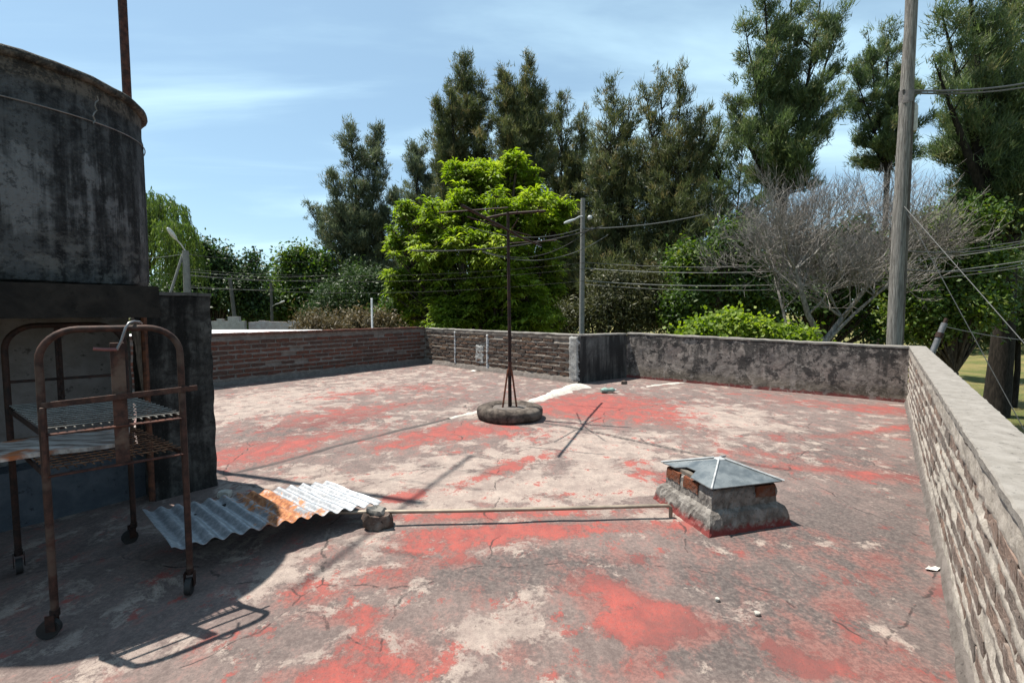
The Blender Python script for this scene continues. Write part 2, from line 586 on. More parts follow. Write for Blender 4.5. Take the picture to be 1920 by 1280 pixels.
def make_roof_floor():
    m = Mat('roof_worn_red_paint_on_cement')
    red, dark, pale, crack = m.attr('red'), m.attr('dark'), m.attr('pale'), m.attr('crack')
    half = lambda x, k: m.math('MULTIPLY', m.math('SUBTRACT', x, .5), k)
    add = lambda *q: q[0] if len(q) == 1 else m.math('ADD', q[0], add(*q[1:]))
    big = m.noise(1.3, 6, .6, .3)
    fl = m.noise(4.2, 12, .74, .35)                                   # flake outlines, coarse to fine
    fl2 = m.noise(5.5, 12, .76, .2, m.map((1, 1, 1), (7, 3, 2)))
    fl3 = m.noise(9.0, 10, .74, .2, m.map((1, .6, 1), (1, 9, 4), (0, 0, R(35))))
    fine = m.noise(55, 5, .75); grit = m.noise(210, 3, .7)
    # weathered base coat, brown grey
    c = m.mix(m.rng(add(half(fine, 1.2), half(fl3, 1.4)), -.35, .35), (.118, .088, .081), (.225, .174, .157))
    # grime and lichen
    dk = add(m.math('MULTIPLY', dark, .62), half(big, 1.5), half(fl2, 1.2))
    c = m.mix(m.rng(dk, .06, .62, 0, .80), c, m.mix(m.rng(fine, .4, .62), (.060, .051, .050), (.125, .106, .098)))
    # pink wash of worn paint
    ws = add(m.math('MULTIPLY', red, .75), half(fl3, 2.2), half(big, .9), half(fine, .5))
    c = m.mix(m.rng(ws, -.06, .42, 0, .74), c, m.mix(m.rng(fine, .38, .62), (.165, .070, .062), (.265, .118, .100)))
    # bare cement showing pale through the flakes
    pl = add(m.math('MULTIPLY', pale, .52), half(fl, 2.8), half(fine, .55), half(big, .7), m.math('MULTIPLY', dark, -.22), m.math('MULTIPLY', red, -.14))
    pcol = m.mix(m.rng(fl2, .36, .64), (.262, .208, .184), (.43, .355, .305))
    pcol = m.mix(m.rng(fine, .50, .68, 0, .55), pcol, (.17, .138, .122))
    c = m.mix(m.rng(pl, .02, .26, 0, .88), c, pcol)
    # paint that still holds, ragged edged
    rd = add(m.math('MULTIPLY', red, .66), half(fl2, 3.4), half(fl3, 1.8), half(fine, .9))
    rmask = m.rng(rd, .28, .56, 0, .93)
    rcol = m.mix(m.rng(fl3, .34, .62), (.240, .062, .056), (.355, .082, .066))
    rcol = m.mix(m.rng(fine, .46, .68, 0, .60), rcol, (.215, .094, .084))
    rcol = m.mix(m.rng(add(m.math('MULTIPLY', dark, .6), half(fl, 1.6)), .02, .5, 0, .80), rcol, (.135, .060, .056))
    c = m.mix(rmask, c, rcol)
    # chips, grit and hairline cracks
    c = m.mix(m.rng(add(half(fine, 1.0), half(fl, .9)), .20, .27, 0, .85), c, (.38, .325, .27))
    c = m.mix(m.rng(grit, .52, .70, 0, .55), c, (.070, .058, .055))
    vo = m.node('ShaderNodeTexVoronoi'); vo.feature = 'DISTANCE_TO_EDGE'; vo.inputs['Scale'].default_value = .95
    dv = m.node('ShaderNodeMix'); dv.data_type = 'VECTOR'; dv.inputs[0].default_value = .16
    nz = m.node('ShaderNodeTexNoise'); nz.inputs['Scale'].default_value = 3.5; nz.inputs['Detail'].default_value = 6
    m.l.new(m.coord, nz.inputs['Vector']); m.l.new(m.coord, dv.inputs[4]); m.l.new(nz.outputs[1], dv.inputs[5])
    m.l.new(dv.outputs[1], vo.inputs['Vector'])
    hair = m.math('MULTIPLY', m.rng(vo.outputs[0], .0055, .0015), m.rng(fl3, .46, .56))
    c = m.mix(m.math('MULTIPLY', hair, .8), c, (.035, .030, .029))
    # valley joints with dirt
    ck = add(crack, half(fine, .9), half(fl, 1.2))
    c = m.mix(m.rng(ck, .40, .95, 0, .88), c, (.045, .039, .038))
    h = add(m.math('MULTIPLY', rmask, .25), m.math('MULTIPLY', m.rng(pl, .2, .34), -.25), m.math('MULTIPLY', fine, .7), m.math('MULTIPLY', grit, .4), m.math('MULTIPLY', hair, -.6))
    m.bump(h, .6, .006)
    c = m.mix(.74, (0, 0, 0), c)
    mat = m.done(c, .86, 0, .25)
    step = .045
    lo = np.array(ROOF_POLY).min(0) - .1; hi = np.array(ROOF_POLY).max(0) + .1
    xs = np.arange(lo[0], hi[0], step); ys = np.arange(lo[1], hi[1], step)
    X, Y = np.meshgrid(xs, ys, indexing='ij')
    nx, ny = X.shape
    Z = (fbm(X * 1.3 + 30, Y * 1.3 + 30, 5) - .5) * .018 + (fbm(X * 7 + 30, Y * 7 + 30, 8, 3) - .5) * .006
    crk = np.zeros_like(X)
    for line in CRACKS:
        pts = [xy(at_z(*p)) for p in line]
        for a, b in zip(pts[:-1], pts[1:]):
            ab = b - a; L = ab @ ab
            t = np.clip(((X - a[0]) * ab[0] + (Y - a[1]) * ab[1]) / L, 0, 1)
            d = np.hypot(X - a[0] - t * ab[0], Y - a[1] - t * ab[1])
            crk = np.maximum(crk, np.clip(1.05 - d / .075, 0, 1))
    Z = Z - crk * .010
    fr, fd, fp = patch_field(X, Y, RED), patch_field(X, Y, DARK), patch_field(X, Y, PALE)
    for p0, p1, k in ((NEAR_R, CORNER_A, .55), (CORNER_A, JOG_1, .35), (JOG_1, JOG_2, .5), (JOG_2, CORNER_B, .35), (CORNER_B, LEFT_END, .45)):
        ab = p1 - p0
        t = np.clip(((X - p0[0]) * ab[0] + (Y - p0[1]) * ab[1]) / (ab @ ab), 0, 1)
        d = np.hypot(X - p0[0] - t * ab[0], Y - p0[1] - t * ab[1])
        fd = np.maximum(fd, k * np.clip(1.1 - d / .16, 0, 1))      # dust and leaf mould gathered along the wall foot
    i, j = np.meshgrid(np.arange(nx - 1), np.arange(ny - 1), indexing='ij')
    keep = inside(ROOF_POLY, X[:-1, :-1] + step / 2, Y[:-1, :-1] + step / 2)
    q = (i * ny + j)[keep]
    Q = np.stack([q, q + ny, q + ny + 1, q + 1], -1)
    used = np.unique(Q); remap = np.full(nx * ny, -1); remap[used] = np.arange(len(used))
    V = np.stack([X, Y, Z], -1).reshape(-1, 3)[used]
    f = lambda A: A.reshape(-1)[used]
    o = big_mesh('roof_floor', V, remap[Q], mat, None, {'red': f(fr), 'dark': f(fd), 'pale': f(fp), 'crack': f(crk)}, True)
    o['kind'] = 'structure'
    return o
roof_floor = make_roof_floor()

# white mortar fillets laid over the floor joints (parts of the floor)
M_MORTAR_WHITE = plaster('white_mortar', (.58, .54, .48), (.20, .175, .16), (.80, .77, .71), .5, .3, scale=2.4)
def mortar_strip(pts, width, height, seed):
    P = [xy(at_z(*p)) for p in pts]
    path = []
    for a, b in zip(P[:-1], P[1:]):
        n = max(2, int(np.linalg.norm(b - a) / .05))
        for k in range(n):
            path.append(a + (b - a) * k / n)
    path.append(P[-1])
    rr = random.Random(seed)
    V, Q = [], []
    NS = 7
    for i, p in enumerate(path):
        d = path[min(i + 1, len(path) - 1)] - path[max(i - 1, 0)]
        d = d / np.linalg.norm(d); nrm = np.array([-d[1], d[0]])
        t = i / (len(path) - 1)
        w = (width[0] * (1 - t) + width[1] * t) * (.85 + .3 * math.sin(i * .9 + seed) * math.sin(i * .37)) * rr.uniform(.92, 1.08); h = (height[0] * (1 - t) + height[1] * t) * rr.uniform(.75, 1.2)
        for k in range(NS):
            s = -1 + 2 * k / (NS - 1)
            x = p + nrm * (s * w / 2 + rr.uniform(-.005, .005))
            V.append((x[0], x[1], h * (1 - s * s) - .012 + rr.uniform(-.003, .003)))
    for i in range(len(path) - 1):
        for k in range(NS - 1):
            q = i * NS + k
            Q.append((q, q + 1, q + NS + 1, q + NS))
    o = big_mesh('mortar_strip', V, Q, M_MORTAR_WHITE, roof_floor, None, True)
    return o
mortar_strip([(842, 784), (880, 775), (905, 770)], (.10, .16), (.015, .025), 2)
mortar_strip([(985, 757), (1030, 742), (1060, 731), (1088, 724)], (.16, .42), (.03, .06), 3)
mortar_strip([(1150, 735), (1190, 728), (1235, 721), (1278, 717)], (.06, .20), (.010, .020), 4)

# ------------------------------------------------------------------ wall materials
M_CORE_RIGHT = plaster('mortar_of_right_wall', (.44, .395, .34), (.12, .11, .10), (.66, .60, .53), .34, .3, scale=2.2)
M_CORE_BACK = plaster('mortar_of_far_wall', (.24, .20, .165), (.065, .055, .05), (.40, .35, .30), .5, .6)
M_CORE_LEFT = plaster('mortar_of_left_wall', (.21, .175, .155), (.07, .06, .055), (.32, .28, .25), .45, .6)
M_BRICK_RIGHT = brick_mat('brick_weathered_tan', [(0, (.31, .24, .205)), (.25, (.37, .265, .215)), (.5, (.26, .225, .20)), (.75, (.43, .29, .225)), (1, (.33, .285, .25))], .50, (.60, .55, .50), .85)
M_BRICK_BACK = brick_mat('brick_weathered_brown', [(0, (.15, .085, .06)), (.3, (.21, .12, .08)), (.6, (.13, .09, .07)), (.85, (.25, .15, .09)), (1, (.17, .11, .09))], .7, (.27, .24, .21), .6)
M_BRICK_LEFT = brick_mat('brick_dark_red', [(0, (.19, .075, .05)), (.35, (.25, .09, .06)), (.6, (.13, .07, .055)), (1, (.22, .10, .07))], .62, (.20, .165, .145), .5)
def stained_wall():
    m = Mat('stained_render_far_wall')
    z = m.sep()[2]
    run = m.noise(3.0, 7, .66, .2, m.map((2.4, 1, .30)))
    blot = m.noise(4.5, 10, .72, .4); fl = m.noise(13, 8, .74, .3, m.map((1, 1, 1.3), (5, 2, 3))); fine = m.noise(80, 4, .7)
    c = m.mix(m.rng(fl, .38, .62), (.115, .098, .088), (.205, .178, .160))
    c = m.mix(m.rng(m.noise(2.2, 5, .6), .48, .62, 0, .6), c, (.20, .158, .140))
    c = m.mix(m.rng(blot, .49, .56, 0, .9), c, (.034, .031, .030))
    top = m.rng(z, .42, .74, 0, .20)
    c = m.mix(m.rng(m.math('ADD', run, top), .52, .68, 0, .88), c, (.040, .037, .035))
    c = m.mix(m.rng(fl, .56, .63, 0, .75), c, (.27, .240, .215))
    low = m.math('ADD', z, m.math('MULTIPLY', m.math('SUBTRACT', blot, .5), .30))
    c = m.mix(m.rng(low, .26, .06, 0, .55), c, (.125, .102, .075))
    zz = m.math('ADD', z, m.math('MULTIPLY', m.math('SUBTRACT', fl, .5), .10))
    c = m.mix(m.rng(zz, .058, .022), c, (.145, .042, .038))
    m.bump(m.math('ADD', fl, m.math('MULTIPLY', fine, .4)), .8, .014)
    c = m.mix(m.rng(m.noise(7, 9, .75, .3, m.map((1, 1, 1), (9, 1, 5))), .52, .60, 0, .7), c, (.26, .225, .20))
    return m.done(c, .93, 0, .15)
M_PLASTER_FAR = stained_wall()
M_PLASTER_JOG = plaster('black_stained_render', (.12, .112, .105), (.035, .033, .032), (.23, .22, .205), .6, 1.3)
M_COPING = plaster('coping_cement', (.30, .276, .246), (.12, .11, .10), (.40, .372, .338), .42, .15, scale=1.6)
M_FILLET = plaster('base_fillet_cement', (.165, .142, .128), (.06, .052, .048), (.25, .22, .20), .6, .3, scale=1.8)

def wall_frame(name, label, p0, p1):
    d = p1 - p0
    return thing(name, label, 'wall', (p0[0], p0[1], 0), math.atan2(d[1], d[0])), float(np.linalg.norm(d))

def front_grid(L, h0, h1, cell_x, cell_z, yfun, thick, z_low=-.02):
    """a closed wall body in local axes: x along, y towards the roof, z up; its inner face is a displaced grid"""
    nx, nz = int(L / cell_x) + 1, int(max(h0, h1) / cell_z) + 1
    xs = np.linspace(0, L, nx); tz = np.linspace(0, 1, nz)
    X, T = np.meshgrid(xs, tz, indexing='ij')
    Hx = h0 + (h1 - h0) * X / L
    Z = z_low + (Hx - z_low) * T
    Y = yfun(X, Z, Hx)
    V = np.stack([X, Y, Z], -1).reshape(-1, 3)
    i, j = np.meshgrid(np.arange(nx - 1), np.arange(nz - 1), indexing='ij')
    q = (i * nz + j).ravel()
    Q = [np.stack([q, q + nz, q + nz + 1, q + 1], -1)[:, ::-1]]
    V = [V]
    base = nx * nz
    # back face row, top and ends
    yb = -thick
    back = np.array([[0, yb, z_low], [L, yb, z_low], [L, yb, h1], [0, yb, h0]])
    V.append(back)
    Q.append(np.array([[base, base + 1, base + 2, base + 3]]))
    b = base + 4
    topb = np.stack([xs, np.full(nx, yb), h0 + (h1 - h0) * xs / L], -1); V.append(topb)
    k = np.arange(nx - 1)
    Q.append(np.stack([k * nz + nz - 1, (k + 1) * nz + nz - 1, b + k + 1, b + k], -1))
    e = b + nx
    e0 = np.stack([np.zeros(nz), np.full(nz, yb), Z[0]], -1); e1 = np.stack([np.full(nz, L), np.full(nz, yb), Z[-1]], -1)
    V += [e0, e1]
    k = np.arange(nz - 1)
    Q.append(np.stack([k, k + 1, e + k + 1, e + k], -1))
    Q.append(np.stack([(nx - 1) * nz + k + 1, (nx - 1) * nz + k, e + nz + k, e + nz + k + 1], -1))
    return np.concatenate(V), np.concatenate(Q)

def local_mesh(name, V, Q, mat, parent, smooth=True):
    me_o = big_mesh(name, V, Q, mat, None, None, smooth)
    me_o.parent = parent
    return me_o

def brick_variants(prefix, L, Hh, D, rough, seed, nx=5, nz=2, mat=None, n=6):
    out = []
    for s in range(n):
        rr = random.Random(seed * 100 + s)
        V, Fs = [], []
        for k in range(nz + 1):
            for i in range(nx + 1):
                x = -L / 2 + L * i / nx; z = -Hh / 2 + Hh * k / nz
                edge = (i in (0, nx)) or (k in (0, nz))
                y = rr.uniform(-rough, rough) - (rough * 1.1 if edge else 0)
                V.append((x + rr.uniform(-.004, .004), y, z + rr.uniform(-.0035, .0035)))
        for k in range(nz):
            for i in range(nx):
                a = k * (nx + 1) + i
                Fs.append((a + 1, a, a + nx + 1, a + nx + 2))
        c = len(V)
        corners = [0, nx, (nz + 1) * (nx + 1) - 1, nz * (nx + 1)]
        for ci in corners:
            V.append((V[ci][0], -D, V[ci][2]))
        bot = list(range(0, nx + 1)); top = [nz * (nx + 1) + i for i in range(nx + 1)]
        lef = [k * (nx + 1) for k in range(nz + 1)]; rig = [k * (nx + 1) + nx for k in range(nz + 1)]
        Fs.append(tuple(bot + [c + 1, c]))
        Fs.append(tuple(list(reversed(top)) + [c + 3, c + 2]))
        Fs.append(tuple(list(reversed(lef)) + [c, c + 3]))
        Fs.append(tuple(rig + [c + 2, c + 1]))
        Fs.append((c, c + 1, c + 2, c + 3))
        me = bpy.data.meshes.new(prefix)
        me.from_pydata(V, [], Fs)
        finish(me, mat, 38)
        out.append(me)
    return out

def lay_bricks(parent, meshes, L, h0, h1, z0, top_gap, course, brick_l, joint, seed, proud=(.0, .006), skip=.03, x_from=0.0, x_to=None, tilt=1.0):
    rr = random.Random(seed)
    x_to = L if x_to is None else x_to
    row, z = 0, z0 + course / 2
    while z + course / 2 < max(h0, h1) - top_gap:
        x = x_from + (brick_l * .5 if row % 2 else 0.0) + rr.uniform(-.02, .02)
        while x + brick_l < x_to:
            hx = h0 + (h1 - h0) * x / L
            if z + course / 2 < hx - top_gap + .01 and rr.random() > skip:
                o = bpy.data.objects.new('brick', rr.choice(meshes))
                COL.objects.link(o)
                o.parent = parent
                o.location = (x + brick_l / 2 + rr.uniform(-.006, .006), rr.uniform(*proud), z + rr.uniform(-.004, .004))
                o.rotation_euler = (rr.uniform(-.04, .04) * tilt, rr.uniform(-.012, .012), rr.uniform(-.03, .03) * tilt)
                o.scale = (rr.uniform(.93, 1.02), 1, rr.uniform(.88, 1.02))
            x += brick_l + joint
        row += 1
        z += course

def coping(parent, L, h0, h1, thick, t, over_in, over_out, mat, seed, cell=.05, wob=.004, x0=0.0, x1=None):
    """a cement cap: flat top with uneven arrises"""
    x1 = L if x1 is None else x1
    n = max(2, int((x1 - x0) / cell))
    prof = [(over_in, -t), (over_in, -.005), (over_in - .005, 0), (over_in - .05, .001), (-thick * .5, .002), (-thick - over_out + .005, 0), (-thick - over_out, -.005), (-thick - over_out, -t)]
    rr = random.Random(seed)
    V, Q = [], []
    m_ = len(prof)
    for i in range(n + 1):
        x = x0 + (x1 - x0) * i / n
        h = h0 + (h1 - h0) * x / L + t
        w = (rr.uniform(-1, 1) * wob, rr.uniform(-1, 1) * wob)
        for (y, z) in prof:
            V.append((x, y + w[0] * .6 + rr.uniform(-1, 1) * wob * .5, h + z + w[1] * .5 + rr.uniform(-1, 1) * wob * .25))
    for i in range(n):
        for k in range(m_ - 1):
            q = i * m_ + k
            Q.append((q, q + m_, q + m_ + 1, q + 1))
        Q.append((i * m_ + m_ - 1, (i + 1) * m_ + m_ - 1, (i + 1) * m_, i * m_))
    Q = np.array(Q)[:, ::-1]
    V = np.array(V)
    o = local_mesh('coping', V, Q, mat, parent)
    o.data.set_sharp_from_angle(angle=R(28))
    g = Geo(); g.add(V[:m_], [tuple(range(m_))]); g.add(V[-m_:], [tuple(reversed(range(m_)))])
    g.build('coping_end', mat, o, 30, True)
    return o

def fillet(parent, L, h, w, mat, seed, x0=0.0, x1=None):
    x1 = L if x1 is None else x1
    rr = random.Random(seed)
    n = int((x1 - x0) / .07)
    V, Q = [], []
    prof = [(-.02, h), (.010, h * .85), (w * .45, h * .42), (w * .8, h * .12), (w, -.012)]
    for i in range(n + 1):
        x = x0 + (x1 - x0) * i / n
        s = rr.uniform(.8, 1.2)
        for (y, z) in prof:
            V.append((x, y * s + rr.uniform(-.004, .004), z * s + rr.uniform(-.004, .004)))
    m_ = len(prof)
    for i in range(n):
        for k in range(m_ - 1):
            q = i * m_ + k
            Q.append((q, q + 1, q + m_ + 1, q + m_))
    local_mesh('base_fillet', V, Q, mat, parent)

def masonry_profile(z0, course, gap_top, depth, ridge, seed, rough, top_out):
    """mortar body: recessed where bricks sit, bulging at the bed joints"""
    def f(X, Z, Hx):
        n = fbm(X * 14 + 5, Z * 40 + 5, seed, 4) - .5
        n2 = fbm(X * 3 + 9, Z * 9 + 9, seed + 3, 3) - .5
        ph = (Z - z0) / course
        joint = np.abs(ph - np.round(ph))            # 0 at a bed joint
        inb = (Z > z0 - course * .2) & (Z < Hx - gap_top)
        y = np.where(joint < .2, ridge * (1 - joint / .2 * .6), -depth)
        y = np.where(inb, y + n * rough + n2 * rough * .8, top_out + n * rough * .7 + n2 * rough)
        return y
    return f

# right parapet, runs along the camera's right hand
T_WALL = .15
W1, L1 = wall_frame('parapet_wall', 'long low brick parapet with crumbling eroded joints and flat pale cement coping', NEAR_R, CORNER_A)
hW1 = .675
V, Q = front_grid(L1 + T_WALL, hW1, hW1, .028, .0125, masonry_profile(.075, .0735, .085, .007, .0005, 11, .017, .002), T_WALL)
local_mesh('mortar_body', V, Q, M_CORE_RIGHT, W1)
bv = brick_variants('brick', .230, .059, .045, .0018, 3, 7, 2, M_BRICK_RIGHT, 9)
lay_bricks(W1, bv, L1, hW1, hW1, .075, .085, .0735, .225, .014, 21, (-.005, .003), .05, 2.0, None, .5)
coping(W1, L1 + T_WALL, hW1, hW1, T_WALL, .028, .006, .012, M_COPING, 5, .04, .0035)
fillet(W1, L1, .050, .030, M_FILLET, 6)

# far parapet: rendered, stained
W2, L2 = wall_frame('parapet_wall', 'low rendered parapet streaked grey and black in front of the bare tree', CORNER_A, JOG_1)
def f_plain(seed, amp):
    return lambda X, Z, Hx: (fbm(X * 3 + 7, Z * 3 + 7, seed, 5) - .5) * amp + (fbm(X * 22 + 7, Z * 22 + 7, seed + 9, 3) - .5) * amp * .3
V, Q = front_grid(L2, .673, .738, .035, .03, f_plain(31, .034), T_WALL)
local_mesh('rendered_body', V, Q, M_PLASTER_FAR, W2)
coping(W2, L2, .673, .738, T_WALL, .026, .002, .01, M_COPING, 8, .09, .008)

# jog: short black face
W3, L3 = wall_frame('parapet_wall', 'short black stained parapet face jutting out between the brick and rendered parapets', JOG_1, JOG_2)
V, Q = front_grid(L3, .730, .742, .035, .03, f_plain(41, .022), .17)
local_mesh('rendered_body', V, Q, M_PLASTER_JOG, W3)
coping(W3, L3, .730, .742, .17, .024, .004, .01, M_COPING, 9, .06, .004, .0, L3)

# brick wall behind the aerial
W4, L4 = wall_frame('parapet_wall', 'brown brick parapet with two white lime streaks behind the tyre aerial', JOG_2, CORNER_B)
V, Q = front_grid(L4 + T_WALL, .745, .742, .05, .02, masonry_profile(.085, .0745, .055, .018, .0, 51, .018, .0), T_WALL)
local_mesh('mortar_body', V, Q, M_CORE_BACK, W4)
bv = brick_variants('brick', .225, .054, .045, .007, 5, 4, 2, M_BRICK_BACK, 6)
lay_bricks(W4, bv, L4, .745, .742, .085, .055, .0745, .225, .016, 23, (-.002, .010), .04, .17)
coping(W4, L4 + T_WALL, .745, .742, T_WALL, .022, .004, .01, M_COPING, 12, .09, .008, .0, L4 - .01)
fillet(W4, L4, .085, .05, M_FILLET, 13)
# rendered corner strip and the two streaks of lime
M_CORNER = plaster('corner_render', (.36, .35, .33), (.12, .11, .10), (.62, .62, .60), .3, 1.0)
def rough_panel(name, parent, x0, x1, z0, z1, y, mat, seed, cell=.025, rag=.02):
    rr = random.Random(seed)
    nx, nz = max(2, int((x1 - x0) / cell)), max(2, int((z1 - z0) / cell))
    V, Q = [], []
    for i in range(nx + 1):
        for k in range(nz + 1):
            e = (i in (0, nx)) or (k in (0, nz))
            V.append((x0 + (x1 - x0) * i / nx + (rr.uniform(-rag, rag) if e else 0), (y - .03 if e else y) + rr.uniform(-.006, .006),
                      z0 + (z1 - z0) * k / nz + (rr.uniform(-rag, rag) if e else 0)))
    for i in range(nx):
        for k in range(nz):
            q = i * (nz + 1) + k
            Q.append((q, q + 1, q + nz + 2, q + nz + 1))
    return local_mesh(name, V, Q, mat, parent)
rough_panel('corner_render', W4, .0, .20, .01, .745, .020, M_CORNER, 3)
M_LIME = plaster('lime_white', (.62, .62, .62), (.30, .29, .28), (.78, .78, .78), .15, .4)
xs1 = L4 * (1 - .30); xs2 = L4 * (1 - .56)
rough_panel('lime_streak', W4, L4 * .74, L4 * .74 + .055, .06, .73, .0125, M_LIME, 4, .014, .016)
rough_panel('lime_streak', W4, L4 * .505, L4 * .505 + .065, .02, .70, .0125, M_LIME, 5, .014, .016)
rough_panel('render_patch', W4, L4 * .515 + .085, L4 * .515 + .34, .12, .48, .0075, M_CORNER, 6, .02, .03)

# left parapet in shade
W5, L5 = wall_frame('parapet_wall', 'dark red brick parapet in shade at the left of the roof', CORNER_B, LEFT_END)
V, Q = front_grid(L5, .748, .765, .06, .02, masonry_profile(.09, .0745, .03, .016, .0, 61, .014, .0), T_WALL)
local_mesh('mortar_body', V, Q, M_CORE_LEFT, W5)
bv = brick_variants('brick', .225, .056, .045, .006, 8, 4, 2, M_BRICK_LEFT, 6)
lay_bricks(W5, bv, L5, .748, .765, .09, .03, .0745, .225, .016, 29, (-.002, .010), .03, .02, 5.6)
# a course of red bricks laid flat on top
rr = random.Random(77)
x = .0
cap_mesh = []
for s in range(4):
    vv, ff = subdivide_box((0, 0, 0), (.115, .19, .034), .06)
    me = bpy.data.meshes.new('brick')
    r2 = random.Random(500 + s)
    me.from_pydata([(p[0] + r2.uniform(-.004, .004), p[1] + r2.uniform(-.006, .006), p[2] + r2.uniform(-.003, .003)) for p in vv], [], ff)
    finish(me, M_BRICK_LEFT, 30)
    cap_mesh.append(me)
while x < 5.6:
    o = bpy.data.objects.new('brick', rr.choice(cap_mesh)); COL.objects.link(o); o.parent = W5
    o.location = (x + .06, -.075 + rr.uniform(-.008, .008), .748 + .017 * x / L5 + .020 + rr.uniform(-.003, .003))
    o.rotation_euler = (0, 0, rr.uniform(-.04, .04))
    x += .122
fillet(W5, L5, .08, .05, M_FILLET, 15)

# body of the house below the roof
def make_house():
    root = thing('house', 'house body carrying the red roof terrace, rendered outer wall below the parapets', 'house', (0, 0, GROUND))
    off = [NEAR_R - T_WALL * ACROSS, CORNER_A + T_WALL * (ALONG - ACROSS), JOG_1 + np.array([.06, .15]), JOG_2 + np.array([-.05, .16]),
           CORNER_B + T_WALL * (ALONG + ACROSS), LEFT_END + T_WALL * ACROSS - 4.6 * ALONG, NEAR_R + 3.5 * ACROSS]
    n = len(off)
    g = Geo()
    g.add([(p[0], p[1], GROUND) for p in off] + [(p[0], p[1], -.04) for p in off],
          [tuple(range(n, 2 * n))] + [(i, (i + 1) % n, n + (i + 1) % n, n + i) for i in range(n)])
    g.build('outer_wall', plaster('house_render', (.30, .28, .25), (.12, .11, .10), (.42, .40, .37), .3, 1.0), root, 20)
make_house()

# ================================================================== TANK AND ITS STAND
STAND_K = xy(at_z(408, 910))                           # right front corner of the stand, on the roof
M_DARKWALL = plaster('shade_toned_render', (.042, .040, .038), (.014, .0135, .013), (.15, .145, .135), .5, 1.2, scale=1.7)  # deep shade of the stand put into its near-black colour
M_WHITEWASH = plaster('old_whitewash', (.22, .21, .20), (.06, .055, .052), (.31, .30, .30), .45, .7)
M_SLAB = plaster('slab_underside', (.022, .019, .017), (.010, .009, .008), (.05, .042, .036), .5, .5)  # shade below the tank painted in as a near-black tone
def stand_box(g, a0, a1, d0, d1, z0, z1, cell=.06, amp=.006, seed=1):
    """box in the stand's axes: a = metres back along the roof edge from the corner, d = metres behind the face"""
    c2 = STAND_K - ALONG * (a0 + a1) / 2 + ACROSS * (d0 + d1) / 2
    vv, ff = subdivide_box((c2[0], c2[1], (z0 + z1) / 2), (a1 - a0, d1 - d0, z1 - z0), cell, Matrix.Rotation(math.atan2(ALONG[1], ALONG[0]), 3, 'Z'))
    h = Geo(); h.add(vv, ff); h.jitter(amp * .6, seed, 23)
    g.add(h.v, h.f)
def make_stand():
    loc = (*STAND_K, 0)
    root = thing('tank_stand', 'masonry stand coloured dark for shade, with whitewashed recess under the round water tank', 'tank stand', loc)
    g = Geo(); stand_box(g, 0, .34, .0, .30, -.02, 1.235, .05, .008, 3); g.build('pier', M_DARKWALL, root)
    g = Geo(); stand_box(g, -.005, .36, -.01, .31, 1.236, 1.256, .05, .004, 4); g.build('pier_cap', plaster('pier_cap', (.13, .125, .115), (.05, .047, .044), (.22, .21, .20), .4, .3), root)
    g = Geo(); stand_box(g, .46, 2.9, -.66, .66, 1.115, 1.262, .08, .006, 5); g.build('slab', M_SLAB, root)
    g = Geo(); stand_box(g, .342, 2.9, .34, .46, .30, 1.118, .08, .006, 6); g.build('back_wall', M_WHITEWASH, root)
    g = Geo(); stand_box(g, 1.32, 2.9, .12, .34, -.02, 1.116, .08, .006, 7); g.build('side_panel', M_WHITEWASH, root)
    g = Geo(); stand_box(g, .342, 1.318, .16, .52, -.02, .30, .08, .008, 8); g.build('plinth', plaster('blue_grey_paint', (.085, .10, .12), (.03, .03, .034), (.14, .155, .175), .5, .6), root)
    g = Geo()
    p = STAND_K - ALONG * .36 - ACROSS * .02
    g.tube([(p[0], p[1], .02), (p[0], p[1], 1.12)], .016, 8); g.build('drain_pipe', rust_mat('drain_pipe_rust'), root)
make_stand()

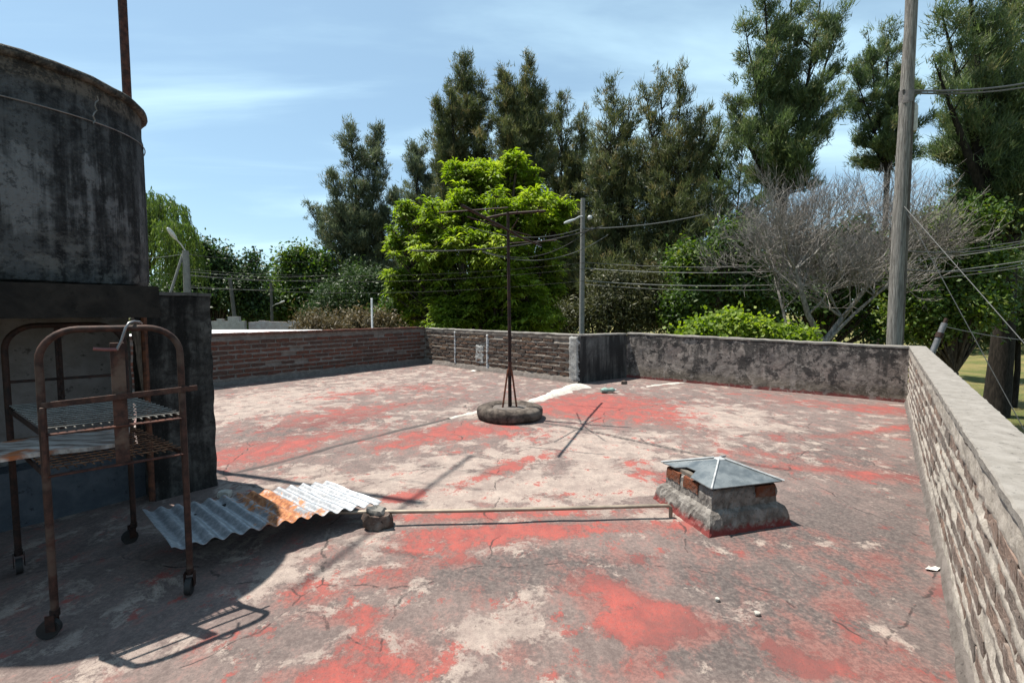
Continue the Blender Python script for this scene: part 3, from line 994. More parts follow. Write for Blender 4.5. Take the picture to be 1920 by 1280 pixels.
TANK_D = 2.7
TANK_Z = 1.264
p2 = at_y(266, 220, TANK_D)
tang = np.array([p2[0], p2[1]]); tang /= np.linalg.norm(tang)
TANK_R = .56
TANK_C = xy(p2) + TANK_R * np.array([-tang[1], tang[0]])
def make_tank():
    m = Mat('tank_black_stained_cement')
    z = m.sep()[2]
    run = m.noise(4, 6, .62, .2, m.map((3.2, 3.2, .12)))
    big = m.noise(2.6, 7, .65, .6)
    mid = m.noise(11, 6, .68, .3)
    fine = m.noise(70, 4, .7)
    low = m.noise(9, 6, .7, .3, m.map((1, 1, 1.6), (4, 2, 7)))
    c = m.mix(m.rng(m.math('ADD', m.math('MULTIPLY', run, .6), m.math('MULTIPLY', mid, .4)), .42, .58), (.013, .013, .014), (.066, .067, .070))
    # pale flaking patch below the middle
    k = m.math('ADD', m.math('ADD', m.math('MULTIPLY', big, 1.1), m.math('MULTIPLY', m.math('SUBTRACT', run, .5), 1.0)), m.rng(m.math('ABSOLUTE', m.math('SUBTRACT', z, .43)), .05, .30, .24, -.12))
    c = m.mix(m.rng(k, .68, .80, 0, .75), c, (.140, .140, .145))
    c = m.mix(m.math('MULTIPLY', m.rng(low, .48, .62), m.rng(z, .36, .10, 0, .75)), c, (.12, .115, .11))
    # lighter collar under the rim
    col = m.mix(m.rng(m.math('ADD', m.math('MULTIPLY', mid, .6), m.math('MULTIPLY', fine, .4)), .42, .58), (.105, .092, .080), (.020, .019, .018))
    zc = m.math('ADD', z, m.math('MULTIPLY', m.math('SUBTRACT', mid, .5), .05))
    c = m.mix(m.rng(zc, .83, .855), c, col)
    c = m.mix(m.rng(z, .925, .935), c, m.mix(m.rng(fine, .46, .6), (.016, .015, .014), (.075, .070, .060)))
    c = m.mix(m.rng(fine, .52, .68, 0, .5), c, (.075, .073, .070))
    c = m.mix(m.rng(m.noise(34, 6, .75), .53, .60, 0, .6), c, (.012, .012, .013))
    m.bump(m.math('ADD', mid, m.math('MULTIPLY', fine, .5)), .9, .014)
    mat = m.done(c, .9, 0, .15)
    root = thing('water_tank', 'large round cement water tank stained black with pale rim', 'water tank', (TANK_C[0], TANK_C[1], TANK_Z))
    z_rim = at_y(266, 213, TANK_D)[2] - TANK_Z
    k = z_rim / 1.17
    S = TANK_R / .70
    prof = [(r_ * S, z_) for r_, z_ in [(0, 0), (.66, 0), (.69, .012), (.70, .04), (.702, .5 * k), (.700, .955 * k), (.694, .972 * k), (.692, 1.0 * k), (.697, 1.10 * k), (.700, 1.125 * k)]]
    g = Geo().lathe(prof, 72, (TANK_C[0], TANK_C[1], TANK_Z)); g.jitter(.004, 4, 8)
    g.build('shell', mat, root, 40)
    rim = []
    for i in range(73):
        a = 2 * math.pi * i / 72
        rim.append((TANK_C[0] + .705 * S * math.cos(a), TANK_C[1] + .705 * S * math.sin(a), TANK_Z + 1.135 * k))
    g = Geo().tube(rim, .020, 10, False); g.jitter(.004, 7, 26); g.build('rim', mat, root, 60)
    g = Geo().lathe([(.70 * S, 1.14 * k), (.4 * S, 1.19 * k), (0, 1.21 * k)], 48, (TANK_C[0], TANK_C[1], TANK_Z)); g.build('lid', mat, root, 40)
    # a wire hoop with its twisted end
    hoop = []
    for i in range(73):
        a = 2 * math.pi * i / 72
        hoop.append((TANK_C[0] + .7085 * S * math.cos(a), TANK_C[1] + .7085 * S * math.sin(a), TANK_Z + .915 * k + .006 * math.sin(a * 3)))
    wire = plain('hoop_wire', (.22, .21, .20), .5, .6)
    hp = Geo().tube(hoop, .0028, 5, False).build('wire_hoop', wire, root)
    q = at_y(190, 215, 2.66 * 2.7 / 3.2)
    a0 = math.atan2(q[1] - TANK_C[1], q[0] - TANK_C[0])
    tw = [(TANK_C[0] + (.712 + .012 * i / 8) * S * math.cos(a0 + .004 * i + .012 * math.sin(i * 2)), TANK_C[1] + (.712 + .012 * i / 8) * S * math.sin(a0 + .004 * i + .012 * math.sin(i * 2)), TANK_Z + .90 * k + .016 * i) for i in range(9)]
    Geo().tube(tw, .003, 5).build('wire_twist', wire, root)
make_tank()

# ------------------------------------------------------------------ tall aerial mast behind the tank (its aerial is above the frame, its shadow crosses the roof)
M_RUST = rust_mat('rusted_steel', (.034, .012, .009), (.12, .042, .025))
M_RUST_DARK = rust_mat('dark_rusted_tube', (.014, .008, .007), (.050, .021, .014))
M_ALU = plain('dull_aluminium', (.40, .40, .39), .45, .7)
def make_mast():
    b = at_y(238, 172, 3.62)
    x, y = b[0], b[1]
    root = thing('aerial_mast', 'tall rusty steel pipe mast rising behind the water tank', 'mast', (x, y, 0))
    Geo().tube([(x, y, 0), (x, y, 2.6), (x, y, 5.9)], .0285, 10).build('pipe', M_RUST, root)
    d = np.array([.30, .954])
    zt = 5.72
    p = lambda s, w=0.0, dz=0.0: (x + d[0] * s - d[1] * w, y + d[1] * s + d[0] * w, zt + dz)
    bm = Geo().tube([p(-.95), p(1.0)], .016, 8).build('boom', M_ALU, root)
    for s, w in ((.95, .22), (.62, .30), (.30, .34), (-.55, .40)):
        Geo().tube([p(s, -w, .02), p(s, w, .02)], .0065, 6).build('element', M_ALU, root)
make_mast()

# ------------------------------------------------------------------ rusty trolley
def make_trolley():
    Lf = at_z(106, 1192); Rf = at_z(358, 1108)
    l0, r0 = xy(Lf), xy(Rf)
    back = np.array([-.76, .57]); back /= np.linalg.norm(back)
    depth = .70
    l1, r1 = l0 + back * depth, r0 + back * depth
    root = thing('metal_trolley', 'rusty tubular steel trolley with wire shelf beside the water tank', 'trolley', (*((l0 + r1) / 2), 0))
    top = 1.082
    def arch(a, b, name, mat):
        rad, r = .105, .0118
        d = (b - a); w = np.linalg.norm(d); d /= w
        pts = [(*a, .09), (*a, .5), (*a, top - rad)]
        for i in range(1, 9):
            t = math.pi / 2 * i / 8
            q = a + d * rad * (1 - math.cos(t)); pts.append((*q, top - rad + rad * math.sin(t)))
        for i in range(8, -1, -1):
            t = math.pi / 2 * i / 8
            q = b - d * rad * (1 - math.cos(t)); pts.append((*q, top - rad + rad * math.sin(t)))
        pts += [(*b, .5), (*b, .09)]
        return Geo().tube(pts, r, 10).build(name, mat, root, 50)
    M_TUBE = rust_mat('trolley_tube', (.026, .013, .010), (.080, .036, .025), (.095, .065, .05))  # rust tone darkened to hold the shade around the trolley
    arch(l0, r0, 'end_frame', M_TUBE)
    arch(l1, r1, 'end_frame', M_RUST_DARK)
    fd = (r0 - l0) / np.linalg.norm(r0 - l0)
    ang = math.atan2(fd[1], fd[0])
    Rz = Matrix.Rotation(ang, 3, 'Z')
    # rails
    def bar(a, b, za, zb, sx, name='rail', mat=M_RUST):
        A, B = Vector((*a, za)), Vector((*b, zb))
        d = B - A
        q = d.to_track_quat('X', 'Z').to_matrix()
        return Geo().box((A + B) / 2, (d.length, sx[0], sx[1]), q, .002).build(name, mat, root, 30)
    M_ANGLE = rust_mat('angle_iron', (.030, .014, .011), (.095, .042, .028), (.14, .095, .07))
    nrm = np.array([fd[1], -fd[0]])
    bar(l0 + nrm * .018 + fd * .0, r0 + nrm * .018 + fd * .05, .825, .838, (.004, .022), 'rail', M_ANGLE)
    bar(l0 + nrm * .026, l0 + nrm * .026 + fd * .001, .58, .82, (.026, .012), 'upright_strip', M_ANGLE)
    for z in (.72, .575):
        bar(l0 + nrm * .002, r0 + nrm * .002, z, z, (.022, .006), 'shelf_edge', M_RUST)
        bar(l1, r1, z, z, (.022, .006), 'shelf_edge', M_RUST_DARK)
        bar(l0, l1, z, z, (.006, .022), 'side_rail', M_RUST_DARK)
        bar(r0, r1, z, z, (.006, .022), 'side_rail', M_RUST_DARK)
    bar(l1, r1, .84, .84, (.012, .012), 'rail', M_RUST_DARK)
    # middle upright of flat iron and its mate on the far frame
    mid0 = l0 + (r0 - l0) * .52 + nrm * -.004
    Geo().box((*mid0, .80), (.042, .012, .46), Rz, .002).build('middle_upright', M_ANGLE, root, 30)
    mid1 = l1 + (r1 - l1) * .42
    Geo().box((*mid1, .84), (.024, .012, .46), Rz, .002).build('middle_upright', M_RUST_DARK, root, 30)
    # wire shelves
    M_WIRE = plain('galvanised_wire', (.22, .21, .19), .5, .5)
    def wires(z, name, a0=0.0, a1=1.0, mat=M_WIRE):
        g = Geo()
        w = np.linalg.norm(r0 - l0)
        n = 17
        for i in range(n):
            s = (i + .5) / n
            a = l0 + fd * w * s + back * depth * a0; b = l0 + fd * w * s + back * depth * a1
            g.tube([(*a, z), (*((a + b) / 2), z - .006), (*b, z)], .0026, 5)
        for i in range(15):
            s = a0 + (a1 - a0) * (i + .5) / 15
            a = l0 + back * depth * s; b = a + fd * w
            g.tube([(*a, z + .005), (*b, z + .005)], .0026, 5)
        return g.build(name, mat, root, 50)
    wires(.735, 'wire_shelf')
    wires(.59, 'wire_shelf', .02, .98, rust_mat('rusty_wire', (.06, .03, .02), (.25, .13, .07)))
    # castors
    M_CASTOR = plain('black_castor_rubber', (.02, .02, .02), .7)
    for k, (p, yaw) in enumerate(((l0, .4), (r0, 1.9), (l1, 2.4), (r1, .9))):
        q = np.array([math.cos(yaw), math.sin(yaw)])
        c = Geo().tube([(*p, .10), (*p, .075)], .014, 8)
        sd = np.array([-q[1], q[0]])
        for s in (-1, 1):
            a = p + sd * .017 * s
            b = p - q * .018 + sd * .017 * s
            c.box((*((a + b) / 2), .058), (.026, .003, .058), Matrix.Rotation(yaw, 3, 'Z'))
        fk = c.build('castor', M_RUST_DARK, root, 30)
        wc = p - q * .018
        w = Geo()
        w.tube([(*(wc - sd * .011), .033), (*(wc + sd * .011), .033)], .033, 18)
        w.build('wheel', M_CASTOR, fk, 40)
    # chain hanging from the far upright
    g = Geo()
    cp = mid1 + nrm * .02
    for i in range(16):
        z = 1.045 - i * .021
        o = (i % 2) * math.pi / 2
        ring = []
        for j in range(9):
            a = 2 * math.pi * j / 8
            ring.append((cp[0] + .007 * math.cos(a) * math.cos(o), cp[1] + .007 * math.cos(a) * math.sin(o), z + .014 * math.sin(a)))
        g.tube(ring, .0022, 4, False)
    g.build('chain', M_RUST_DARK, root, 50)
    return l0, r0, l1, r1, fd, back, nrm, top
TL0, TR0, TL1, TR1, TFD, TBACK, TNRM, TTOP = make_trolley()

# bent steel hook hung over the trolley's top tube
def make_hook():
    p = TL0 + (TR0 - TL0) * .60
    root = thing('bent_rod', 'bent pale steel rod hooked over the trolley top tube', 'rod', (p[0], p[1], 1.0))
    a = lambda s, w, z: (p[0] + TFD[0] * s + TNRM[0] * w, p[1] + TFD[1] * s + TNRM[1] * w, z)
    Geo().tube([a(-.035, .024, 1.005), a(-.02, .024, 1.04), a(-.006, .026, 1.085), a(.004, .02, 1.102), a(.02, .0, 1.107), a(.04, -.03, 1.104), a(.048, -.05, 1.098)], .0045, 8).build('rod', plain('worn_steel', (.22, .22, .23), .4, .6), root, 60)
    Geo().tube([a(-.10, .022, 1.012), a(-.07, .024, 1.008), a(-.035, .024, 1.006)], .006, 8).build('red_sleeve', plain('faded_red_plastic', (.20, .07, .065), .6), root, 60)
make_hook()

# weathered board lying across the lower shelf and out to the left
def make_board():
    m = Mat('weathered_board')
    n = m.noise(8, 6, .65, .3, m.map((.5, 3, 1)))
    c = m.mix(m.rng(n, .35, .65), (.12, .085, .07), (.44, .40, .37))
    c = m.mix(m.rng(m.noise(5, 4), .56, .66), c, (.30, .10, .04))
    m.bump(n, .6, .006)
    mat = m.done(c, .85, 0, .2)
    c0 = TL0 + TBACK * .34 + TFD * .02
    root = thing('weathered_board', 'peeling weathered board resting on the trolley lower shelf', 'board', (c0[0], c0[1], .602))
    dirv = np.array([.80, .60])
    ang = math.atan2(dirv[1], dirv[0])
    vv, ff = subdivide_box((c0[0] - .16, c0[1] - .10, .612), (.95, .30, .016), .05, Matrix.Rotation(ang, 3, 'Z'))
    g = Geo(); g.add(vv, ff); g.jitter(.004, 3, 14)
    g.build('board', mat, root, 30)
make_board()

# ------------------------------------------------------------------ corrugated sheet
def make_sheet():
    m = Mat('galvanised_rusting_sheet')
    at = m.attr('rust')
    n = m.noise(9, 7, .68, .6); n2 = m.noise(40, 5, .7)
    k = m.math('ADD', m.math('MULTIPLY', at, .8), m.math('ADD', m.math('MULTIPLY', m.math('SUBTRACT', n, .5), 1.6), m.math('MULTIPLY', m.math('SUBTRACT', n2, .5), .5)))
    zinc = m.mix(m.rng(n2, .35, .7), (.17, .185, .205), (.33, .34, .355))
    rust = m.mix(m.rng(n2, .35, .68), (.16, .055, .022), (.40, .17, .07))
    mask = m.rng(k, .36, .54)
    c = m.mix(mask, zinc, rust)
    c = m.mix(m.rng(m.noise(22, 6, .75), .58, .64, 0, .7), c, (.36, .35, .34))
    m.bump(n2, .25, .003)
    mat = m.done(c, m.rng(mask, 0, 1, .48, .85), m.rng(mask, 0, 1, .35, 0.0), .4)
    A = at_z(322, 1028, .16); B = at_z(716, 942, .085); D = at_z(267, 958, .17); Cc = at_z(612, 903, .105)
    A, B, Cc, D = map(np.array, (A, B, Cc, D))
    nu, nv = 150, 14
    u = np.linspace(0, 1, nu); v = np.linspace(0, 1, nv)
    U, Vv = np.meshgrid(u, v, indexing='ij')
    P = (A[None, None] * ((1 - U) * (1 - Vv))[..., None] + B * (U * (1 - Vv))[..., None] + Cc * (U * Vv)[..., None] + D * ((1 - U) * Vv)[..., None])
    wav = 13.0
    P[..., 2] += .0105 * np.sin(U * wav * 2 * np.pi + 1.2) + .006 * np.sin(U * 3.1) * (1 - .4 * Vv) + (fbm(U * 5 + 3, Vv * 4 + 3, 5, 3) - .5) * .014
    n_ = nu * nv
    top = P.reshape(-1, 3)
    i, j = np.meshgrid(np.arange(nu - 1), np.arange(nv - 1), indexing='ij')
    q = (i * nv + j).ravel()
    Q = np.stack([q, q + nv, q + nv + 1, q + 1], -1)
    bot = top - np.array([0, 0, .0016])
    E = []
    ring = [(k, 0) for k in range(nu)] + [(nu - 1, k) for k in range(1, nv)] + [(k, nv - 1) for k in range(nu - 2, -1, -1)] + [(0, k) for k in range(nv - 2, 0, -1)]
    ids = [a * nv + b for a, b in ring]
    for a, b in zip(ids, ids[1:] + ids[:1]):
        E.append((a, n_ + a, n_ + b, b))
    Q = np.concatenate([Q, Q[:, ::-1] + n_, np.array(E)])
    rust = np.clip(1.15 - np.abs(U - .56) / .20, 0, 1) * .66 + .20 * np.clip(1 - np.abs(U - .35) / .2, 0, 1) + .08
    rust = rust.reshape(-1)
    o = big_mesh('corrugated_sheet', np.concatenate([top, bot]), Q, mat, None, {'rust': np.concatenate([rust, rust])}, True)
    o.data.set_sharp_from_angle(angle=R(60))
    tag(o, 'bent corrugated metal sheet, galvanised with rust band, lying on the roof', 'metal sheet')
    return A, B, Cc, D
SA, SB, SC, SD = make_sheet()
def rubble(name, label, cat, c, s, mat, seed, yaw=0.0, cell=.02, amp=.008, group=None):
    vv, ff = subdivide_box((c[0], c[1], c[2] + s[2] / 2 - .004), s, cell, Matrix.Rotation(yaw, 3, 'Z'))
    g = Geo(); g.add(vv, ff); g.jitter(amp, seed, 30)
    o = g.build(name, mat, None, 40)
    tag(o, label, cat, group)
    return o
bm_ = brick_mat('loose_rubble', [(0, (.17, .12, .10)), (1, (.22, .15, .12))], .5, (.42, .38, .34), .6)
pb = (SA * .62 + SD * .38) * .86 + SB * .14
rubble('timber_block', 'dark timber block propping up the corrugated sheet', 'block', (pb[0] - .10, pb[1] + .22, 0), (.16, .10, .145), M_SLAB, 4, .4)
# brick fragment beside the pipe, two lumps stuck together
fr = at_z(704, 994)
st = thing('brick_fragment', 'broken perforated brick fragment on the roof beside the long pipe', 'brick', (fr[0], fr[1] + .04, 0))
def lump(c, s_, cell, amp, seed, name, mat, parent, yaw):
    vv, ff = subdivide_box((0, 0, 0), s_, cell)
    M = Matrix.Rotation(yaw, 3, 'Z')
    out = []
    for q in vv:
        e = Vector((q[0] / s_[0] * 2, q[1] / s_[1] * 2, q[2] / s_[2] * 2))
        k = .55 + .45 / max(e.length, .6) * 1.05
        out.append(M @ Vector((q[0] * k, q[1] * k, q[2] * k)) + Vector(c))
    g = Geo(); g.add(out, ff); g.jitter(amp, seed, 42); g.jitter(amp * .5, seed + 3, 95)
    return g.build(name, mat, parent, 32)
lump((fr[0], fr[1] + .045, .036), (.150, .095, .085), .013, .010, 9, 'lower_lump', bm_, st, .12)
lump((fr[0] - .012, fr[1] + .055, .082), (.105, .065, .034), .011, .008, 5, 'upper_lump', M_COPING, st, -.2)

# ------------------------------------------------------------------ long pipe with a bent-down end
def make_pipe():
    e = at_z(1257, 969, 0.0)
    zz = at_y(1257, 947, e[1])[2]
    s = at_z(600, 958, .085)
    root = thing('long_pipe', 'long thin steel pipe with bent end lying over the roof', 'pipe', (e[0], e[1], 0))
    a, b = np.array(s), np.array([e[0], e[1], zz])
    a = a + (a - b) * .28
    pts = [a + (b - a) * t + np.array([0, 0, -.010 * math.sin(math.pi * t)]) for t in np.linspace(0, .985, 14)]
    d = (b - a) / np.linalg.norm(b - a)
    pts += [b - d * .012 + np.array([0, 0, -.002]), b + np.array([0, 0, -.012]), np.array([e[0] + .001, e[1], .03]), np.array([e[0] + .001, e[1], .002])]
    Geo().tube(pts, .0105, 10).build('tube', plain('dull_galvanised_pipe', (.30, .245, .19), .5, .3, .3, 9), root, 60)
make_pipe()

# ------------------------------------------------------------------ skylight
def make_skylight():
    F, Rr = xy(at_z(1330, 1006)), xy(at_z(1481, 984))
    ex = (Rr - F); side = np.linalg.norm(ex); ex /= side
    ey = np.array([-ex[1], ex[0]])
    c = F + (ex + ey) * side / 2
    yaw = math.atan2(ex[1], ex[0])
    root = thing('roof_skylight', 'small pyramid skylight on a crumbling rendered kerb', 'skylight', (c[0], c[1], 0), yaw)
    mb = plaster('skylight_kerb_render', (.185, .168, .152), (.05, .046, .043), (.40, .37, .34), .55, .4, ((.15, .036, .033), .050), 2.6)
    def ring(prof, cell, amp, seed, name, mat):
        V, Q = [], []
        n = int(side / cell)
        cor = []
        loop = [(-1 + 2 * i / n, -1) for i in range(n)] + [(1, -1 + 2 * i / n) for i in range(n)] + [(1 - 2 * i / n, 1) for i in range(n)] + [(-1, 1 - 2 * i / n) for i in range(n)]
        m_ = len(loop)
        rr = random.Random(seed)
        for (h, z) in prof:
            for (x, y) in loop:
                V.append((x * h + rr.uniform(-amp, amp), y * h + rr.uniform(-amp, amp), z + rr.uniform(-amp, amp) * .6))
        for r in range(len(prof) - 1):
            for k in range(m_):
                k2 = (k + 1) % m_
                Q.append((r * m_ + k, r * m_ + k2, (r + 1) * m_ + k2, (r + 1) * m_ + k))
        o = local_mesh(name, V, Q, mat, root)
        o.data.polygons.foreach_set('use_smooth', np.zeros(len(o.data.polygons), dtype=bool))
        return o
    hb = side / 2
    ring([(hb + .012, -.01), (hb, .022), (hb - .004, .05), (hb - .010, .080), (hb - .020, .100), (hb - .040, .112), (hb - .052, .118)], .018, .0045, 3, 'stepped_base', mb)
    ring([(hb - .045, .112), (hb - .047, .14), (hb - .047, .175), (hb - .050, .20), (hb - .056, .214), (hb - .085, .217)], .018, .0035, 4, 'kerb', mb)
    # exposed bricks of the upper kerb
    for (x, y, rz) in ((hb - .125, -(hb - .048), 0), (-(hb - .05), hb - .12, math.pi / 2), (-(hb - .05), -.03, math.pi / 2)):
        me = bpy.data.meshes.new('brick')
        vv, ff = subdivide_box((0, 0, 0), (.125, .03, .06), .02)
        r2 = random.Random(int(x * 100))
        me.from_pydata([(p[0] + r2.uniform(-.003, .003), p[1] + r2.uniform(-.003, .003), p[2] + r2.uniform(-.003, .003)) for p in vv], [], ff)
        finish(me, brick_mat('orange_brick', [(0, (.22, .075, .04)), (1, (.28, .10, .05))], .45, (.40, .34, .30), .3), 30)
        o = link('brick', me, root); o.location = (x, y + (.006 if rz == 0 else 0), .186); o.location.x += .006 if rz else 0; o.rotation_euler = (0, 0, rz)
    # wall plate under the panes
    g = Geo()
    for i in range(4):
        M = Matrix.Rotation(math.pi / 2 * i, 3, 'Z')
        g.box(M @ Vector((0, -(hb - .075), .226)), (2 * (hb - .06), .03, .022), M, .003)
    g.build('timber_frame', plain('grey_timber', (.13, .11, .09), .9), root, 30, True)
    # four panes of dusty glass with their lead joints
    mg = Mat('dusty_glass')
    n = mg.noise(14, 5, .6)
    gl = mg.done(mg.mix(mg.rng(n, .3, .7), (.060, .070, .075), (.125, .138, .142)), mg.rng(n, .3, .7, .12, .34), 0.0, .7)
    he, ze, za, ap = hb - .028, .236, .308, .02
    def rot(p, i):
        return tuple(Matrix.Rotation(math.pi / 2 * i, 3, 'Z') @ Vector(p))
    def pane(poly, i, name='pane'):
        t = [rot(p, i) for p in poly]; b = [(p[0], p[1], p[2] - .005) for p in t]
        k = len(t)
        g = Geo(); g.add(t + b, [tuple(range(k)), tuple(reversed(range(k, 2 * k)))] + [(j + k, (j + 1) % k + k, (j + 1) % k, j) for j in range(k)])
        return g.build(name, gl, root, 20, True)
    e_ = .006
    full = [(-he + e_, -he, ze), (he - e_, -he, ze), (ap - .002, -ap, za), (-ap + .002, -ap, za)]
    def on(x, y):     # point on the front slope
        t = (y + he) / (he - ap)
        return (x, y, ze + (za - ze) * t)
    for i in range(3):
        pane(full, i)
    # the left pane has lost a piece at its eaves
    broken = [on(-he + e_, -he), on(-.05, -he), on(-.10, -he + .06), on(-.055, -he + .065), on(.02, -he + .005), on(he - e_, -he), on(ap - .002, -ap), on(-ap + .002, -ap)]
    broken = [on(he - e_, -he), on(ap - .002, -ap), on(-ap + .002, -ap), on(-he + e_, -he), on(-.11, -he + .012), on(-.06, -he + .055), on(.015, -he + .062), on(.045, -he + .004)]
    pane(broken, 3)
    lead = plain('pale_lead_joint', (.46, .47, .47), .45, .2)
    for i in range(4):
        Geo().tube([rot((-he - .004, -he - .004, ze + .002), i), rot((-ap, -ap, za + .004), i)], .0055, 6).build('glazing_joint', lead, root, 50, True)
    Geo().box((0, 0, za - .002), (.05, .05, .012), None, .004).build('apex_cap', lead, root, 30, True)
make_skylight()

# ------------------------------------------------------------------ aerial standing in an old tyre
def make_aerial():
    b = at_z(956, 783)
    x, y = b[0], b[1]
    root = thing('tyre_aerial', 'rusty aerial mast standing in an old tyre filled with cement', 'aerial', (x, y, 0))
    # tyre: rounded tread, flat sidewalls
    prof = []
    for i in range(25):
        a = 2 * math.pi * i / 24
        cx, cz = math.cos(a), math.sin(a)
        r = .262 + .088 * (abs(cx) ** .7) * np.sign(cx)
        z = .070 + .070 * (abs(cz) ** .62) * np.sign(cz)
        prof.append((r, z))
    mt = Mat('perished_tyre_rubber')
    n = mt.noise(16, 6, .7); n2 = mt.noise(5, 4, .6)
    c = mt.mix(mt.rng(n, .35, .68), (.028, .023, .020), (.095, .077, .064))
    c = mt.mix(mt.rng(n2, .52, .66, 0, .6), c, (.15, .128, .108))
    mt.bump(n, .7, .01)
    tyre = Geo().lathe(prof, 48, (x, y, -.004)); tyre.jitter(.007, 3, 13); tyre.build('tyre', mt.done(c, .9, 0, .15), root, 60)
    g = Geo().lathe([(.0, .118), (.09, .120), (.19, .112), (.215, .09)], 32, (x, y, 0)); g.jitter(.008, 6, 22)
    g.build('cement_filling', M_FILLET, root, 40)
    Geo().tube([(x, y, .05), (x - .003, y, .9), (x - .012, y, 1.5), (x - .02, y, 2.165)], [.020, .019, .0175, .016], 10).build('mast', M_RUST_DARK, root, 50)
    M_BRACE = rust_mat('orange_rust_brace', (.09, .03, .018), (.26, .09, .045))
    for a, r in ((200, .085), (330, .088), (80, .075)):
        ca, sa = math.cos(R(a)), math.sin(R(a))
        Geo().tube([(x + ca * r, y + sa * r, .09), (x + ca * .022, y + sa * .022, .52)], .0115, 6).build('brace', M_BRACE, root, 50)
    Geo().tube([(x, y, .455), (x, y, .60)], .021, 10).build('clamp', M_RUST, root, 40)
    d = np.array([.33, .944])
    w = np.array([.944, -.33])
    q = lambda s, t, z: (x - .018 + d[0] * s + w[0] * t, y + d[1] * s + w[1] * t, z)
    Geo().tube([q(-1.15, .012, 2.0), q(-.4, .012, 1.985), q(.35, .012, 1.96), q(1.2, .012, 1.97)], .0135, 8).build('boom', M_RUST_DARK, root, 50)
    Geo().tube([q(-.75, -.12, 1.99), q(0, .02, 1.975), q(.35, .14, 1.965)], .007, 6).build('stay', M_RUST_DARK, root, 50)
    Geo().tube([q(-.55, .30, 1.99), q(0, .0, 1.93), q(.5, -.16, 1.95)], .006, 6).build('rod', M_RUST_DARK, root, 50)
    Geo().tube([q(-.95, -.30, 2.0), q(-.95, .34, 2.0)], .0065, 6).build('rod', M_RUST_DARK, root, 50)
    Geo().tube([q(.9, -.34, 1.975), q(.9, .30, 1.985)], .0065, 6).build('rod', M_RUST_DARK, root, 50)
    Geo().tube([q(.0, -.24, 2.12), q(.0, .0, 2.15), q(.0, .40, 2.15)], .013, 8).build('cross_arm', M_RUST_DARK, root, 50)
    mi = plain('brown_insulator', (.10, .05, .035), .4)
    for t in (-.2, .12, .34):
        Geo().tube([q(-.05, t, 2.145), q(-.05, t - .01, 2.17)], .006, 6).build('insulator', mi, root, 50)
make_aerial()

# ------------------------------------------------------------------ litter on the roof
def make_bottle():
    p = at_z(1141, 736)
    root = thing('crushed_bottle', 'crushed pale green plastic bottle near the black parapet face', 'bottle', (p[0], p[1], 0))
    a = .2
    pts = [(p[0] - .11 * math.cos(a), p[1] - .11 * math.sin(a), .03), (p[0] - .06 * math.cos(a), p[1] - .06 * math.sin(a), .035), (p[0], p[1], .036), (p[0] + .06 * math.cos(a), p[1] + .06 * math.sin(a), .038), (p[0] + .09 * math.cos(a), p[1] + .09 * math.sin(a), .036)]
    g = Geo().tube(pts, [.026, .036, .028, .036, .014], 14); g.jitter(.004, 3, 40)
    g.build('body', plain('pale_green_plastic', (.24, .36, .31), .3), root, 50)
    Geo().tube([(p[0] + .09 * math.cos(a), p[1] + .09 * math.sin(a), .036), (p[0] + .112 * math.cos(a), p[1] + .112 * math.sin(a), .036)], .012, 12).build('cap', plain('white_cap', (.6, .62, .6), .4), root, 40)
make_bottle()
def scrap(u, v, s, label, seed, col=(.72, .69, .64)):
    p = at_z(u, v)
    rr = random.Random(seed)
    n = 9
    V, Fs = [(p[0], p[1], .012)], []
    for i in range(n):
        a = 2 * math.pi * i / n
        r = s * rr.uniform(.45, 1.0)
        V.append((p[0] + r * math.cos(a) * 1.6, p[1] + r * math.sin(a) * .8, .006 + rr.uniform(0, .016)))
    Fs = [(0, 1 + i, 1 + (i + 1) % n) for i in range(n)]
    g = Geo(); g.add(V, Fs); g.add([(q[0], q[1], q[2] - .002) for q in V], [tuple(reversed(f)) for f in Fs])
    o = g.build('paper_scrap', plain('dirty_white_paper', col, .9), None, 20)
    tag(o, label, 'litter')
scrap(1748, 1069, .026, 'torn white paper scrap on the roof near the long brick parapet', 3)
scrap(893, 696, .085, 'white litter at the foot of the brown brick parapet', 4)
def pebble(u, v, s, label, seed, mat):
    p = at_z(u, v)
    g = Geo(); vv, ff = subdivide_box((p[0], p[1], s * .35), (s * 1.4, s, s * .75), s * .3); 
    out = []
    for q in vv:
        d = Vector(q) - Vector((p[0], p[1], s * .35)); L = d.length
        out.append(Vector((p[0], p[1], s * .35)) + d * (.62 * s / max(L, 1e-6)) * .55 + d * .45)
    g.add(out, ff); g.jitter(s * .08, seed, 3 / s)
    tag(g.build('stone', mat, None, 60), label, 'stone')
pebble(1170, 720, .07, 'small dark stone in the corner by the black parapet face', 4, bm_)
pebble(1420, 1152, .016, 'small pale stone right of the bright red paint patch', 6, M_MORTAR_WHITE)
pebble(1345, 1125, .014, 'tiny cream stone behind the bright red paint patch', 7, M_MORTAR_WHITE)
pebble(422, 931, .055, 'cream rubble chip beside the foot of the tank stand', 8, M_MORTAR_WHITE)

# ================================================================== VEGETATION
def unit(a):
    return a / np.maximum(np.linalg.norm(a, axis=-1, keepdims=True), 1e-9)

def leaf_quads(C, A, N, L, W, tone):
    """C base points, A axis, N leaf normal, L length, W width -> diamond leaves"""
    S = unit(np.cross(N, A))
    L = L[:, None]; W = W[:, None]
    V = np.stack([C, C + A * L * .42 + S * W * .5, C + A * L, C + A * L * .42 - S * W * .5], 1)
    n = len(C)
    Q = np.arange(n * 4).reshape(n, 4)
    return V.reshape(-1, 3), Q, np.repeat(tone, 4)

